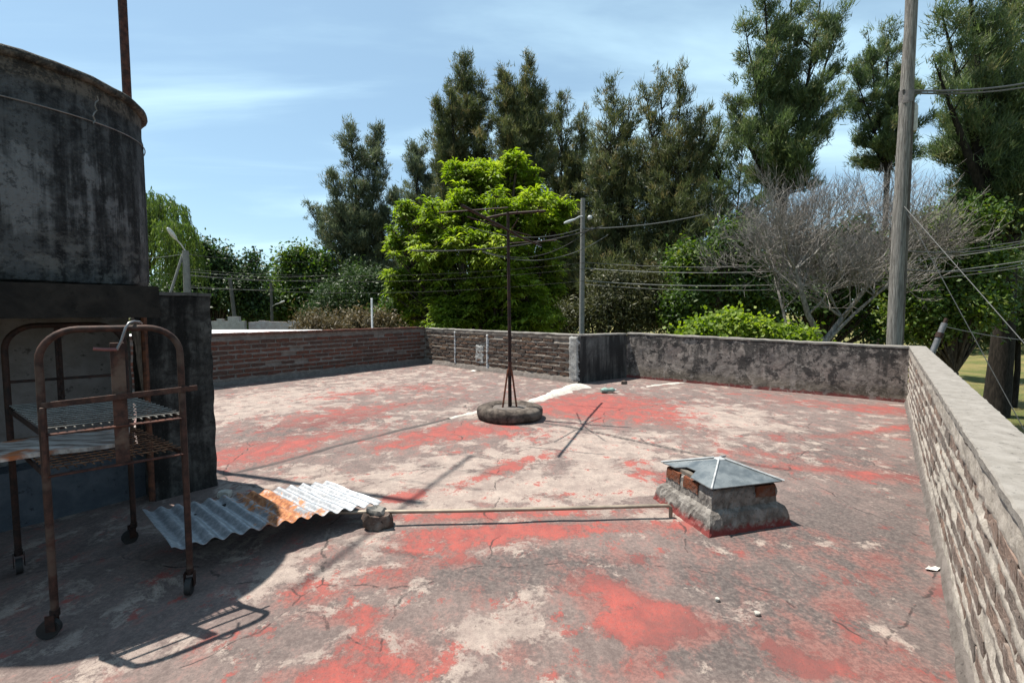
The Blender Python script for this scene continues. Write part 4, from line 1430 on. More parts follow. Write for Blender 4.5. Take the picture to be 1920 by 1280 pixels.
def needle_tris(C, A, N, L, W, tone):
    S = unit(np.cross(N, A)) * (W * .5)[:, None]
    V = np.stack([C - S, C + S, C + A * L[:, None]], 1)
    n = len(C)
    return V.reshape(-1, 3), np.arange(n * 3).reshape(n, 3), np.repeat(tone, 3)

def join(parts):
    Vs, Qs, Ts, off = [], [], [], 0
    for V, Q, T in parts:
        Vs.append(V); Qs.append(Q + off); Ts.append(T); off += len(V)
    return np.concatenate(Vs), np.concatenate(Qs), np.concatenate(Ts)

class Limbs:
    """tapered tubes collected with numpy-friendly lists"""
    def __init__(self):
        self.g = Geo()
    def limb(self, pts, r0, r1, n=7):
        k = len(pts)
        self.g.tube(pts, [r0 + (r1 - r0) * (i / (k - 1)) ** .8 for i in range(k)], n)

def bezier(a, b, c, n):
    t = np.linspace(0, 1, n)[:, None]
    return (1 - t) ** 2 * a + 2 * t * (1 - t) * b + t ** 2 * c

M_BARK_DARK = bark_mat('dark_bark', (.013, .011, .009), (.040, .033, .027))
M_BARK_GREY = bark_mat('grey_bark', (.13, .12, .11), (.32, .30, .275), 22)
M_BARK_BROWN = bark_mat('brown_bark', (.035, .026, .02), (.10, .08, .06))
LEAF_CAS_GREY = leaf_mat('casuarina_grey_green', [(0, (.036, .050, .030)), (.45, (.072, .092, .052)), (.8, (.115, .135, .078)), (1, (.15, .14, .08))], .33)
LEAF_CAS_OLIVE = leaf_mat('casuarina_olive', [(0, (.030, .042, .018)), (.4, (.060, .076, .031)), (.75, (.098, .110, .046)), (1, (.150, .125, .058))], .33)
LEAF_CAS_GREEN = leaf_mat('casuarina_green', [(0, (.034, .052, .022)), (.45, (.070, .105, .040)), (.8, (.115, .150, .058)), (1, (.16, .155, .07))], .36)
LEAF_BRIGHT = leaf_mat('bright_green_leaf', [(0, (.062, .105, .016)), (.35, (.118, .180, .026)), (.7, (.175, .242, .036)), (1, (.25, .30, .060))], .50)
LEAF_MID = leaf_mat('mid_green_leaf', [(0, (.020, .042, .009)), (.45, (.045, .085, .015)), (.8, (.085, .13, .022)), (1, (.15, .17, .035))], .35)
LEAF_DARK = leaf_mat('dark_green_leaf', [(0, (.014, .030, .010)), (.5, (.030, .060, .016)), (1, (.065, .095, .028))], .3)
LEAF_WILLOW = leaf_mat('willow_leaf', [(0, (.040, .070, .016)), (.5, (.080, .125, .026)), (1, (.14, .18, .05))], .4)
LEAF_OLIVE_SHRUB = leaf_mat('olive_shrub_leaf', [(0, (.022, .026, .010)), (.5, (.048, .054, .020)), (1, (.085, .085, .034))], .28)
LEAF_DRY = leaf_mat('dry_weed', [(0, (.045, .035, .016)), (.5, (.085, .065, .030)), (1, (.15, .12, .06))], .25)

def casuarina(label, u0, depth, tips, v_low, mat, seed, strands=26000, spread=1.0, low=.0, sparse=0.0, group='she-oaks in the row beyond the roof', trunk_r=.22, drop=0.0, fork_low=None, airy=0.0):
    """she-oak: one trunk that splits into upswept leaders, each wrapped in tufts of fine hanging-and-rising needles"""
    rng = np.random.default_rng(seed)
    strands = int(strands * 3.0)
    base = at_y(u0, 700, depth); base[2] = GROUND
    root = thing('she_oak', label, 'tree', tuple(base), 0, group)
    lim = Limbs()
    parts = []
    wsum = sum(t[2] * abs(v_low - t[1]) for t in tips)
    low_z = at_y(u0, v_low, depth)[2]
    for ti, (tu, tv, rad) in enumerate(tips):
        dy = rng.uniform(-1.2, 1.2)
        tip = at_y(tu, tv, depth + dy)
        fork_z = low_z + (tip[2] - low_z) * rng.uniform(-.1, .22)
        if fork_low is not None:
            fork_z = low_z + (at_y(u0, -80, depth)[2] - low_z) * (fork_low + rng.uniform(-.05, .06))
            fork_z = min(fork_z, tip[2] - 1.0)
        fork = np.array([base[0] + rng.uniform(-.15, .15), base[1] + rng.uniform(-.1, .1), max(fork_z, GROUND + 1.5)])
        mid = fork * .45 + tip * .55; mid[0] = fork[0] * .35 + tip[0] * .65; mid[1] += dy * .3
        path = bezier(fork, mid, tip, 14)
        if ti == 0:
            lim.limb([tuple(base), tuple(base * .5 + fork * .5 + np.array([.08, 0, 0])), tuple(fork)], trunk_r * 1.15, trunk_r * .8, 9)
        else:
            lim.limb([tuple(base + np.array([0, 0, (fork[2] - GROUND) * .7])), tuple(fork)], trunk_r * .7, trunk_r * .6, 7)
        lim.limb([tuple(p) for p in path], trunk_r * (.62 + .2 * airy), .016, 7)
        share = int(strands * rad * abs(v_low - tv) / wsum)
        per = 22
        ncl = max(30, share // per)
        # branches
        ncl = int(ncl * (1 - .35 * airy))
        nb = max(12, int(ncl / (9 + 5 * airy)))
        span_lo = (low_z - fork[2]) / (tip[2] - fork[2])
        tb = np.clip(np.sort(rng.uniform(max(span_lo, 0.0), 1, nb) ** .92), 0.0, .995)
        bp = np.stack([np.interp(tb, np.linspace(0, 1, 14), path[:, k]) for k in range(3)], -1)
        lowdrop = rng.uniform(0, 1, nb)
        az = rng.uniform(0, 2 * np.pi, nb)
        prof = (1 - tb) ** .62 * np.minimum(1, .55 + tb * 1.8) + .06
        blen = rad * 1.45 * spread * prof * rng.uniform(.4 - .1 * airy, 1.3 + .35 * airy, nb)
        elev = R(1) * (rng.uniform(12, 48, nb) + 30 * tb - drop * 30 * (1 - tb))
        bd = np.stack([np.cos(az) * np.cos(elev), np.sin(az) * np.cos(elev), np.sin(elev)], -1)
        # branches of the lowest part may start below the fork
        if low > 0:
            k = rng.random(nb) < low
            bp[k, 2] = rng.uniform(low_z, max(low_z, fork[2]) + .5, k.sum())
            bp[k, 0] = base[0] + (rng.random(k.sum()) - .5) * .3
            blen[k] = rad * 1.45 * spread * rng.uniform(.5, 1.2, k.sum())
        for i in range(nb):
            if blen[i] > .5 and rng.random() < .7:
                e = bp[i] + bd[i] * blen[i] * .9
                lim.limb([tuple(bp[i]), tuple(bp[i] * .5 + e * .5 + np.array([0, 0, -.04 * blen[i]])), tuple(e)], .035 + .012 * blen[i], .006, 4)
        w = blen / blen.sum()
        pick = rng.choice(nb, ncl, p=w)
        s = rng.uniform(.22 + sparse * .3 + .22 * airy, 1.0, ncl) ** .8
        cc = bp[pick] + bd[pick] * (blen[pick] * s)[:, None] + rng.normal(0, .12, (ncl, 3)) * (1 + rad * .2)
        ctone = np.clip(rng.normal(.50, .24, ncl) + .10 * (s - .5), 0, 1)
        cdir = unit(bd[pick] * .8 + np.array([0, 0, .6]) + rng.normal(0, .25, (ncl, 3)))
        csize = rng.uniform(.7, 1.3, ncl)
        C = np.repeat(cc, per, 0) + rng.normal(0, .115, (ncl * per, 3)) * np.repeat(csize, per)[:, None]
        A = unit(np.repeat(cdir, per, 0) * .9 + rng.normal(0, .42, (ncl * per, 3)))
        N = rng.normal(0, 1, (ncl * per, 3))
        Ln = rng.uniform(.16, .42, ncl * per) * np.repeat(csize, per)
        W = rng.uniform(.030, .058, ncl * per) * (depth / 32) ** .6
        T = np.clip(np.repeat(ctone, per) + rng.normal(0, .11, ncl * per), 0, 1)
        parts.append(needle_tris(C, A, N, Ln, W, T))
    lim.g.build('trunk', M_BARK_DARK, root, 60)
    V, Q, T = join(parts)
    big_mesh('crown', V, Q, mat, root, {'tone': T})
    return root

def broadleaf(name, label, cat, base_u, depth, blobs, mat, seed, leaves=14000, leaf=(.10, .20), aspect=.5, per=16, frond=False, group=None, bark=M_BARK_BROWN, trunk_r=.16, shell=.55, trunk=True, tone0=.45, base_z=GROUND, lumps=8):
    """crown of leaf clumps gathered in several uneven masses on real limbs; blobs = (u, v, radius px, depth offset)"""
    rng = np.random.default_rng(seed)
    base = at_y(base_u, 700, depth); base[2] = base_z
    root = thing(name, label, cat, tuple(base), 0, group)
    lim = Limbs()
    parts = []
    cen = [(at_y(b[0], b[1], depth + (b[3] if len(b) > 3 else 0)), b[2] * depth / FPX) for b in blobs]
    base_low = min(c[2] for c, _ in cen)
    big_cen = cen
    cen = []
    for c, r in big_cen:
        for q in range(lumps):
            d = unit(rng.normal(0, 1, 3)) * r * rng.uniform(.25, 1.05) * np.array([1, .9, .9])
            cen.append((c + d, r * rng.uniform(.20, .54)))
    tot = sum(r ** 2 for _, r in cen)
    fork = base + np.array([0, 0, max(.25, (base_low - base_z) * .55)])
    if trunk:
        lim.limb([tuple(base), tuple((base + fork) / 2 + np.array([.05, .03, 0])), tuple(fork)], trunk_r, trunk_r * .75, 8)
    for c, r in cen:
        nl = int(leaves * r ** 2 / tot)
        ncl = max(6, nl // per)
        if trunk:
            m_ = fork * .5 + c * .5 + np.array([0, 0, -.1 * r])
            lim.limb([tuple(p) for p in bezier(fork, m_, c, 6)], trunk_r * .5, .02, 6)
        d = unit(rng.normal(0, 1, (ncl, 3)))
        d[:, 2] = np.where(rng.random(ncl) < .35, np.abs(d[:, 2]), d[:, 2])
        rr = r * (shell + (1.08 - shell) * rng.random(ncl) ** .6) * (1 + .30 * (fbm(d[:, 0] * 2.2 + 20, d[:, 2] * 2.2 + 20 + d[:, 1] * 1.7, seed, 3) - .5))
        cc = c + d * rr[:, None] * np.array([1, .95, .86])
        if trunk:
            for i in range(0, ncl, max(1, ncl // 4)):
                lim.limb([tuple(c + (cc[i] - c) * .05), tuple(c + (cc[i] - c) * .55 + np.array([0, 0, -.05 * r])), tuple(cc[i])], trunk_r * .16, .008, 4)
        ct = np.clip(rng.normal(tone0 + rng.normal(0, .10), .16, ncl), 0, 1)
        cs = rng.uniform(.7, 1.35, ncl)
        k = ncl * per
        out = np.repeat(d, per, 0)
        if frond:
            # rosettes of arching compound leaves
            C0 = np.repeat(cc, per, 0) + rng.normal(0, .05, (k, 3))
            az = rng.uniform(0, 2 * np.pi, k)
            A = unit(np.stack([np.cos(az), np.sin(az), rng.uniform(-.15, .5, k)], -1) + out * .45)
            N = unit(np.array([0, 0, 1.0]) + rng.normal(0, .25, (k, 3)))
            L = rng.uniform(*leaf, k) * np.repeat(cs, per)
            W = L * aspect * rng.uniform(.7, 1.2, k)
            S = unit(np.cross(N, A))
            m1 = C0 + A * (L * .55)[:, None]
            A2 = unit(A + np.array([0, 0, -.75]))
            tp = m1 + A2 * (L * .5)[:, None]
            w = (W * .5)[:, None]
            V = np.stack([C0, m1 + S * w, tp, m1 - S * w], 1).reshape(-1, 3)
            Q = np.arange(k * 4).reshape(k, 4)
            T = np.repeat(np.clip(np.repeat(ct, per) + rng.normal(0, .1, k), 0, 1), 4)
            parts.append((V, Q, T))
        else:
            C0 = np.repeat(cc, per, 0) + rng.normal(0, 1, (k, 3)) * (np.repeat(cs, per) * leaf[1] * 1.05)[:, None]
            N = unit(rng.normal(0, .75, (k, 3)) + np.array([0, 0, .55]) + out * .45)
            A = unit(np.cross(N, rng.normal(0, 1, (k, 3))) + np.array([0, 0, -.25]))
            L = rng.uniform(*leaf, k)
            parts.append(leaf_quads(C0, A, N, L, L * aspect * rng.uniform(.8, 1.2, k), np.clip(np.repeat(ct, per) + rng.normal(0, .12, k), 0, 1)))
    if trunk:
        lim.g.build('trunk', bark, root, 60)
    V, Q, T = join(parts)
    big_mesh('crown', V, Q, mat, root, {'tone': T})
    return root

# the row of tall she-oaks, left to right
casuarina('dark twin-topped she-oak left of the bright green tree', 690, 36, [(657, 232, 1.8), (706, 243, 1.8), (622, 330, 1.8), (575, 385, 1.7), (748, 370, 1.9), (640, 400, 2.2)], 560, LEAF_CAS_GREY, 11, 30000, 1.05, .12)
casuarina('short she-oak showing between the twin-topped and tall central she-oaks', 785, 43, [(782, 278, 2.3), (810, 330, 2.0)], 560, LEAF_CAS_GREY, 12, 16000, 1.1, .15)
casuarina('tall dark she-oak rising behind the left of the bright green tree', 868, 34, [(872, 112, 2.0), (820, 192, 1.5), (845, 168, 1.4), (905, 150, 1.5), (835, 250, 2.0)], 470, LEAF_CAS_OLIVE, 13, 30000, 1.05, .05)
casuarina('tallest central she-oak rising right behind the bright green tree', 975, 33, [(990, 104, 1.5), (945, 138, 1.5), (1012, 168, 1.5), (970, 190, 2.0)], 470, LEAF_CAS_OLIVE, 14, 28000, 1.05, .05)
casuarina('two-pointed she-oak above the right edge of the bright green tree', 1055, 36, [(1052, 182, 2.4), (1094, 198, 2.1), (1028, 200, 1.7), (1080, 270, 2.9)], 600, LEAF_CAS_OLIVE, 15, 28000, 1.05, .2)
casuarina('brownish she-oak with leaning left top beside the concrete lamp pole', 1165, 31, [(1150, 148, 1.9), (1180, 175, 2.3), (1135, 225, 2.5), (1195, 280, 2.8), (1118, 310, 2.6)], 600, LEAF_CAS_OLIVE, 16, 30000, 1.05, .35)
casuarina('broad olive-brown she-oak with several rounded tops left of the bare tree', 1265, 29, [(1238, 130, 1.9), (1275, 140, 2.2), (1210, 165, 2.0), (1318, 205, 2.2), (1295, 240, 2.7), (1235, 290, 2.8)], 605, LEAF_CAS_OLIVE, 17, 42000, 1.05, .35)
casuarina('dark she-oak half hidden behind the left side of the bare tree', 1360, 38, [(1345, 225, 2.9), (1395, 240, 3.0), (1315, 290, 2.8), (1440, 290, 2.8)], 600, LEAF_CAS_GREEN, 18, 24000, 1.1, .3)
casuarina('broad she-oak at the back filling the gap above the lamp pole', 1120, 42, [(1115, 250, 2.8), (1075, 300, 2.6), (1165, 290, 2.8)], 600, LEAF_CAS_GREY, 24, 20000, 1.1, .3)
casuarina('very tall airy green she-oak cut by the top of the picture', 1455, 27, [(1430, -70, 1.25), (1545, -50, 1.4), (1490, -110, 1.2), (1395, 40, 1.2), (1412, 130, 1.5), (1575, 20, 1.3), (1372, 195, 1.6), (1392, 250, 1.8), (1530, 150, 1.3), (1470, 120, 1.4)], 370, LEAF_CAS_GREEN, 19, 36000, 1.1, .12, .1, trunk_r=.22, fork_low=.0, airy=.55)
casuarina('slender she-oak just left of the wooden pole', 1645, 35, [(1627, 58, 1.1), (1668, 38, 1.2), (1600, 130, 1.3), (1700, 110, 1.2), (1610, 200, 1.3), (1680, 200, 1.4)], 325, LEAF_CAS_GREEN, 20, 21000, 1.1, .12, .1, trunk_r=.16, fork_low=.0, airy=.55)
casuarina('huge dark-trunked she-oak at the right edge over the lawn', 1872, 21, [(1810, -90, 1.3), (1900, -160, 1.3), (1965, -60, 1.4), (1765, 20, 1.0), (1750, 110, 1.0), (1850, 60, 1.3), (1930, 120, 1.4), (1985, 200, 1.3), (1770, 190, .9), (1830, 230, 1.0), (1900, 290, 1.2)], 450, LEAF_CAS_GREEN, 22, 46000, 1.15, .10, .1, trunk_r=.42, fork_low=-.05, airy=.55)
casuarina('low drooping she-oak growth hanging round the dark trunk at right', 1905, 23, [(1850, 470, 1.2), (1900, 430, 1.5), (1950, 440, 1.6)], 640, LEAF_CAS_GREEN, 23, 12000, 1.1, .5, .0, trunk_r=.12, drop=1.6)

# bright green tree
broadleaf('shade_tree', 'bright lime green spreading tree behind the tyre aerial', 'tree', 925, 20,
          [(925, 340, 50), (878, 338, 36, -.4), (985, 345, 40, .3), (1030, 392, 34), (960, 310, 22), (850, 330, 20), (800, 420, 44), (760, 408, 22), (860, 420, 56, -1), (945, 415, 66, -1.4), (1010, 425, 44), (1048, 420, 20), (770, 500, 46), (835, 500, 60, -1),
           (930, 510, 74, -1.4), (1010, 500, 46), (1035, 545, 34), (785, 575, 54), (870, 590, 60, -1), (965, 590, 66, -1), (745, 545, 24), (742, 455, 22), (1020, 600, 36)],
          LEAF_BRIGHT, 31, 84000, (.15, .36), .26, 13, True, trunk_r=.24, shell=.3, tone0=.58, lumps=12)

# willow at the left
def willow():
    rng = np.random.default_rng(5)
    depth = 25
    base = at_y(262, 700, depth); base[2] = GROUND
    root = thing('willow_tree', 'pale green weeping willow showing beside the water tank', 'tree', tuple(base))
    lim = Limbs()
    parts = []
    heads = [(275, 372, 1.3), (305, 388, 1.2), (240, 380, 1.5), (330, 425, .9), (285, 430, 1.3), (350, 450, .7), (200, 420, 1.6)]
    fork = at_y(262, 520, depth)
    lim.limb([tuple(base), tuple(fork)], .3, .22, 8)
    for (u, v, r) in heads:
        c = at_y(u, v, depth + rng.uniform(-1, 1))
        lim.limb([tuple(p) for p in bezier(fork, fork * .4 + c * .6 + np.array([0, 0, .6]), c, 7)], .11, .02, 6)
        n = int(130 * r)
        for k in range(n):
            a = rng.uniform(0, 2 * np.pi); q = r * math.sqrt(rng.random()) * .95
            p = c + np.array([math.cos(a) * q, math.sin(a) * q, .25 * (1 - (q / r) ** 2) * r + rng.normal(0, .1)])
            L = rng.uniform(.9, 3.0)
            m = int(L / .07)
            t = np.linspace(0, 1, m)
            sway = rng.normal(0, .12, 2)
            C = np.stack([p[0] + np.cos(a) * .25 * np.sqrt(t) + sway[0] * t, p[1] + np.sin(a) * .25 * np.sqrt(t) + sway[1] * t, p[2] - L * t ** 1.25], -1)
            A = unit(np.array([0, 0, -1.0]) + rng.normal(0, .35, (m, 3)))
            tone = np.clip(rng.normal(.5, .2) + rng.normal(0, .12, m), 0, 1)
            parts.append(leaf_quads(C, A, rng.normal(0, 1, (m, 3)), rng.uniform(.12, .26, m), rng.uniform(.035, .06, m), tone))
    lim.g.build('trunk', M_BARK_BROWN, root, 60)
    V, Q, T = join(parts)
    big_mesh('crown', V, Q, LEAF_WILLOW, root, {'tone': T})
willow()

# leafy trees and shrubs, left
TB = 'leafy trees and shrubs behind the walls'
broadleaf('leafy_tree', 'dark green round-topped tree between the willow and the sky gap', 'tree', 410, 31, [(400, 500, 44), (440, 515, 40), (372, 505, 38), (468, 548, 34), (420, 560, 52), (370, 560, 46), (482, 580, 28), (395, 470, 22), (330, 560, 40)], LEAF_DARK, 41, 26000, (.16, .30), .55, 14, group=TB)
broadleaf('leafy_tree', 'mid green tree right of the sky gap above the white roof', 'tree', 560, 34, [(548, 515, 34), (590, 505, 34), (530, 550, 34), (575, 560, 50), (620, 545, 40), (510, 580, 28), (560, 480, 20), (612, 490, 20)], LEAF_MID, 42, 24000, (.17, .32), .55, 14, group=TB)
broadleaf('leafy_shrub', 'olive shrub in front of the twin-topped she-oak', 'shrub', 620, 27, [(610, 578, 32), (650, 565, 38), (585, 598, 22), (690, 575, 34), (665, 530, 34), (705, 540, 28)], LEAF_DARK, 43, 16000, (.14, .28), .24, 18, group=TB, trunk_r=.08)
broadleaf('leafy_shrub', 'green shrub beside the short white post', 'shrub', 735, 21, [(735, 580, 26), (765, 590, 28), (715, 598, 16)], LEAF_MID, 44, 8000, (.10, .20), .5, 14, group=TB, trunk_r=.06)
broadleaf('dry_weeds', 'dry brown weeds growing behind the dark red parapet', 'weeds', 600, 17, [(590, 610, 10), (620, 612, 9), (648, 609, 9), (575, 613, 8)], LEAF_DRY, 45, 5000, (.10, .24), .14, 14, group=TB, trunk_r=.03)
broadleaf('dry_weeds', 'pale flowering weeds round the short white post', 'weeds', 690, 16, [(672, 604, 11), (706, 604, 12), (730, 608, 10)], LEAF_DRY, 46, 3500, (.08, .18), .3, 14, group=TB, trunk_r=.03)
# leafy growth right
TR = 'green growth around the bare tree'
broadleaf('leafy_tree', 'dense green tree left of the bare tree above the rendered parapet', 'tree', 1330, 22, [(1310, 500, 46), (1360, 460, 44), (1400, 450, 34), (1290, 560, 50), (1350, 545, 60), (1410, 520, 50), (1280, 600, 40), (1420, 580, 46)], LEAF_MID, 51, 26000, (.13, .26), .5, 14, group=TR)
broadleaf('leafy_tree', 'shady green tree right behind the bare tree trunk', 'tree', 1540, 24, [(1490, 480, 44), (1550, 500, 50), (1610, 470, 44), (1480, 560, 56), (1560, 580, 56), (1630, 550, 50), (1660, 600, 40), (1580, 440, 30)], LEAF_MID, 52, 26000, (.14, .27), .5, 14, group=TR, tone0=.36)
broadleaf('leafy_tree', 'yellow green tree just right of the wooden pole', 'tree', 1790, 19, [(1770, 440, 46), (1820, 425, 42), (1740, 500, 44), (1800, 510, 56), (1850, 480, 40), (1730, 570, 46), (1790, 580, 50), (1850, 560, 40), (1710, 430, 26), (1745, 610, 30)], LEAF_MID, 53, 30000, (.12, .24), .5, 14, group=TR, tone0=.66)
broadleaf('vine_thicket', 'bright green vine thicket just over the rendered parapet', 'vine', 1390, 12.5, [(1315, 622, 18), (1345, 614, 20), (1385, 616, 20), (1420, 626, 17), (1455, 632, 15), (1485, 634, 14), (1290, 632, 14), (1365, 630, 20), (1508, 640, 10)], LEAF_BRIGHT, 54, 16000, (.07, .14), .75, 14, group=TR, trunk_r=.05, tone0=.55)
broadleaf('leafy_shrub', 'dim green shrub at the foot of the concrete lamp pole', 'shrub', 1120, 23, [(1080, 590, 34), (1130, 580, 36), (1180, 585, 36), (1040, 600, 30), (1230, 595, 34), (1160, 540, 34), (1215, 540, 30)], LEAF_OLIVE_SHRUB, 55, 26000, (.14, .28), .25, 18, group=TR, trunk_r=.08, tone0=.5)

# far wood that closes the view behind everything
def far_wood():
    rng = np.random.default_rng(77)
    parts = []
    n = 2600
    x = rng.uniform(-75, 85, n); y = rng.uniform(52, 66, n)
    top = 3.2 + 5.5 * fbm(x * .12 + 30, y * .0 + 3, 4, 4) + np.where(x > 2, 3.5, 0) * np.clip((x - 2) / 8, 0, 1)
    top = np.where((x < -28) & (x > -31.5), top * .5, top)
    z = GROUND + (top - GROUND) * rng.random(n) ** .8
    per = 22
    C = np.repeat(np.stack([x, y, z], -1), per, 0) + rng.normal(0, .75, (n * per, 3))
    k = n * per
    N = unit(rng.normal(0, .8, (k, 3)) + np.array([0, -.3, .6]))
    A = unit(np.cross(N, rng.normal(0, 1, (k, 3))))
    L = rng.uniform(.5, .95, k)
    V, Q, T = leaf_quads(C, A, N, L, L * .5, np.clip(np.repeat(rng.normal(.4, .2, n), per) + rng.normal(0, .12, k), 0, 1))
    o = big_mesh('far_wood', V, Q, LEAF_DARK, None, {'tone': T})
    o['kind'] = 'stuff'
    o['label'] = 'dark far wood closing the view behind the she-oaks'
far_wood()

# bare tree
def bare_tree():
    rng = np.random.default_rng(9)
    depth = 14.0
    base = at_y(1540, 690, depth); base[2] = GROUND
    root = thing('bare_tree', 'grey leafless tree with a cloud of fine twigs left of the wooden pole', 'tree', tuple(base))
    main = Geo(); twig = Geo()
    tips = []
    def grow(p, d, L, r, lvl, g):
        n = 4 if lvl < 4 else 2
        pts = [p]
        q = p.copy()
        dd = d.copy()
        for i in range(n):
            dd = unit(dd + rng.normal(0, .13, 3) + np.array([0, 0, .05]))
            q = q + dd * L / n
            pts.append(q.copy())
        r1 = r * .62
        g.tube([tuple(a) for a in pts], [r + (r1 - r) * i / n for i in range(n + 1)], 6 if lvl < 2 else (4 if lvl < 4 else 3), False)
        if lvl >= 7:
            return
        nk = 3 if lvl != 6 else 1
        for k in range(nk):
            t = 1.0 if k == 0 else rng.uniform(.35, 1.0)
            s = pts[min(n, int(round(t * n)))]
            nd = unit(dd + rng.normal(0, .50 if k else .28, 3) + np.array([0, 0, .16]))
            grow(s, nd, L * rng.uniform(.62, .86), max(r1 * (.84 if k == 0 else .66), .0058 if lvl < 5 else .0042), lvl + 1, main if lvl < 1 else twig)
    fork = at_y(1542, 640, depth)
    main.tube([tuple(base), tuple((base + fork) / 2 + np.array([.05, 0, 0])), tuple(fork)], [.17, .15, .14], 9)
    limbs = [  # pixel paths of the main limbs
        ([(1542, 640), (1515, 590), (1502, 545), (1490, 505)], .085, -.2),
        ([(1545, 640), (1580, 595), (1620, 545), (1648, 500)], .075, .3),
        ([(1550, 640), (1600, 590), (1640, 555), (1680, 520)], .05, -.5),
        ([(1480, 640), (1468, 580), (1458, 540), (1462, 520)], .05, .8)]
    base2 = at_y(1482, 690, depth + .8); base2[2] = GROUND
    main.tube([tuple(base2), tuple(at_y(1480, 640, depth + .8))], [.09, .055], 7)
    for path, r, dy in limbs:
        pts = [at_y(u, v, depth + dy * (i / 3) + (.8 if r == .05 and dy == .8 else 0)) for i, (u, v) in enumerate(path)]
        main.tube([tuple(p) for p in pts], [r * (1 - .13 * i) for i in range(len(pts))], 8, False)
        for k in range(12):
            j = rng.integers(1, len(pts))
            s = pts[j] if k else pts[-1]
            d = unit(pts[-1] - pts[-2]) if k == 0 else unit(np.array([rng.normal(0, .75), rng.normal(0, .6), .75]))
            grow(s, d, rng.uniform(.78, 1.10) * (1.0 if k else 1.12) * (.72 if dy == -.5 else 1.0), r * .45, 1, main)
    main.build('trunk', M_BARK_GREY, root, 60)
    twig.build('crown', bark_mat('twig_bark', (.17, .152, .14), (.34, .31, .285), 9), root, 0)
bare_tree()

# ================================================================== NEIGHBOURS, POLES AND WIRES
M_CONCRETE = plaster('pole_concrete', (.25, .245, .235), (.11, .105, .10), (.33, .325, .31), .3, .8)
M_WHITE_ROOF = plaster('white_roof_paint', (.95, .95, .96), (.60, .58, .56), (1.05, 1.05, 1.06), .05, .0)
def neighbour_house():
    z = .52
    near, far = 8.0, 15.0
    P = [CORNER_B - .5 * ALONG + .25 * ACROSS, CORNER_B + 3.2 * ALONG + .9 * ACROSS, xy(at_y(560, 617, 15.4)), xy(at_y(330, 617, 15.2)), xy(at_y(260, 620, 11.5)), LEFT_END + .6 * ACROSS]
    P = [CORNER_B - 1.6 * ALONG + .22 * ACROSS, xy(at_y(700, 617, 15.3)), xy(at_y(330, 617, 15.3)), xy(at_y(200, 620, 11.5)), LEFT_END + .5 * ACROSS]
    root = thing('neighbour_house', 'neighbouring house with a flat white painted roof behind the dark red parapet', 'house', (P[0][0], P[0][1], GROUND))
    n = len(P)
    g = Geo()
    g.add([(p[0], p[1], GROUND) for p in P] + [(p[0], p[1], z - .12) for p in P], [(i, (i + 1) % n, n + (i + 1) % n, n + i) for i in range(n)])
    g.build('outer_wall', plaster('neighbour_render', (.40, .37, .33), (.18, .16, .15), (.5, .47, .43), .3, .8), root, 20)
    c = sum(P) / n
    Q = [c + (p - c) * 1.012 for p in P]
    g = Geo()
    g.add([(p[0], p[1], z - .12) for p in Q] + [(p[0], p[1], z) for p in Q], [tuple(range(n, 2 * n)), tuple(reversed(range(n)))] + [(i, (i + 1) % n, n + (i + 1) % n, n + i) for i in range(n)])
    g.build('flat_roof', M_WHITE_ROOF, root, 20)
neighbour_house()

def ragged_wall(label, u0, u1, v_top, depth, mat, seed, amp=.25, slope=0.0):
    """a broken-topped masonry wall with a few courses of block showing"""
    a, b = at_y(u0, v_top, depth), at_y(u1, v_top, depth + slope)
    d = xy(b) - xy(a); L = float(np.linalg.norm(d)); h = a[2] - GROUND
    root = thing('garden_wall', label, 'wall', (a[0], a[1], GROUND), math.atan2(d[1], d[0]), 'broken walls beyond the white roof')
    rr = random.Random(seed)
    n = max(3, int(L / .22))
    V, Fs = [], []
    tops = []
    for i in range(n):
        t = h + rr.choice([0, 0, .1, .2, -.1]) * amp / .25
        x0, x1 = L * i / n, L * (i + 1) / n
        k = len(V)
        V += [(x0, 0, 0), (x1, 0, 0), (x1, 0, t), (x0, 0, t), (x0, .18, 0), (x1, .18, 0), (x1, .18, t), (x0, .18, t)]
        Fs += [(k, k + 1, k + 2, k + 3), (k + 5, k + 4, k + 7, k + 6), (k + 3, k + 2, k + 6, k + 7), (k, k + 3, k + 7, k + 4), (k + 1, k + 5, k + 6, k + 2)]
    g = Geo(); g.add(V, Fs)
    g.build('masonry', mat, root, 20, True)
M_PALE_BLOCK = plaster('pale_block_wall', (.50, .47, .45), (.22, .20, .19), (.66, .63, .60), .2, .3, scale=.6)
M_PINK_BLOCK = plaster('pink_white_wall', (.62, .52, .50), (.34, .20, .18), (.78, .74, .72), .2, .2, scale=.6)
ragged_wall('broken pale block wall beyond the white roof, left', 396, 458, 602, 21, M_PALE_BLOCK, 4)
ragged_wall('pinkish white wall beyond the white roof, right of the broken one', 466, 558, 603, 22, M_PINK_BLOCK, 6, .06)
ragged_wall('low red brick wall end behind the dry weeds', 555, 705, 610, 18.5, plaster('red_brick_far', (.30, .13, .10), (.14, .07, .06), (.42, .26, .22), .3, .2, scale=.6), 9, .04)

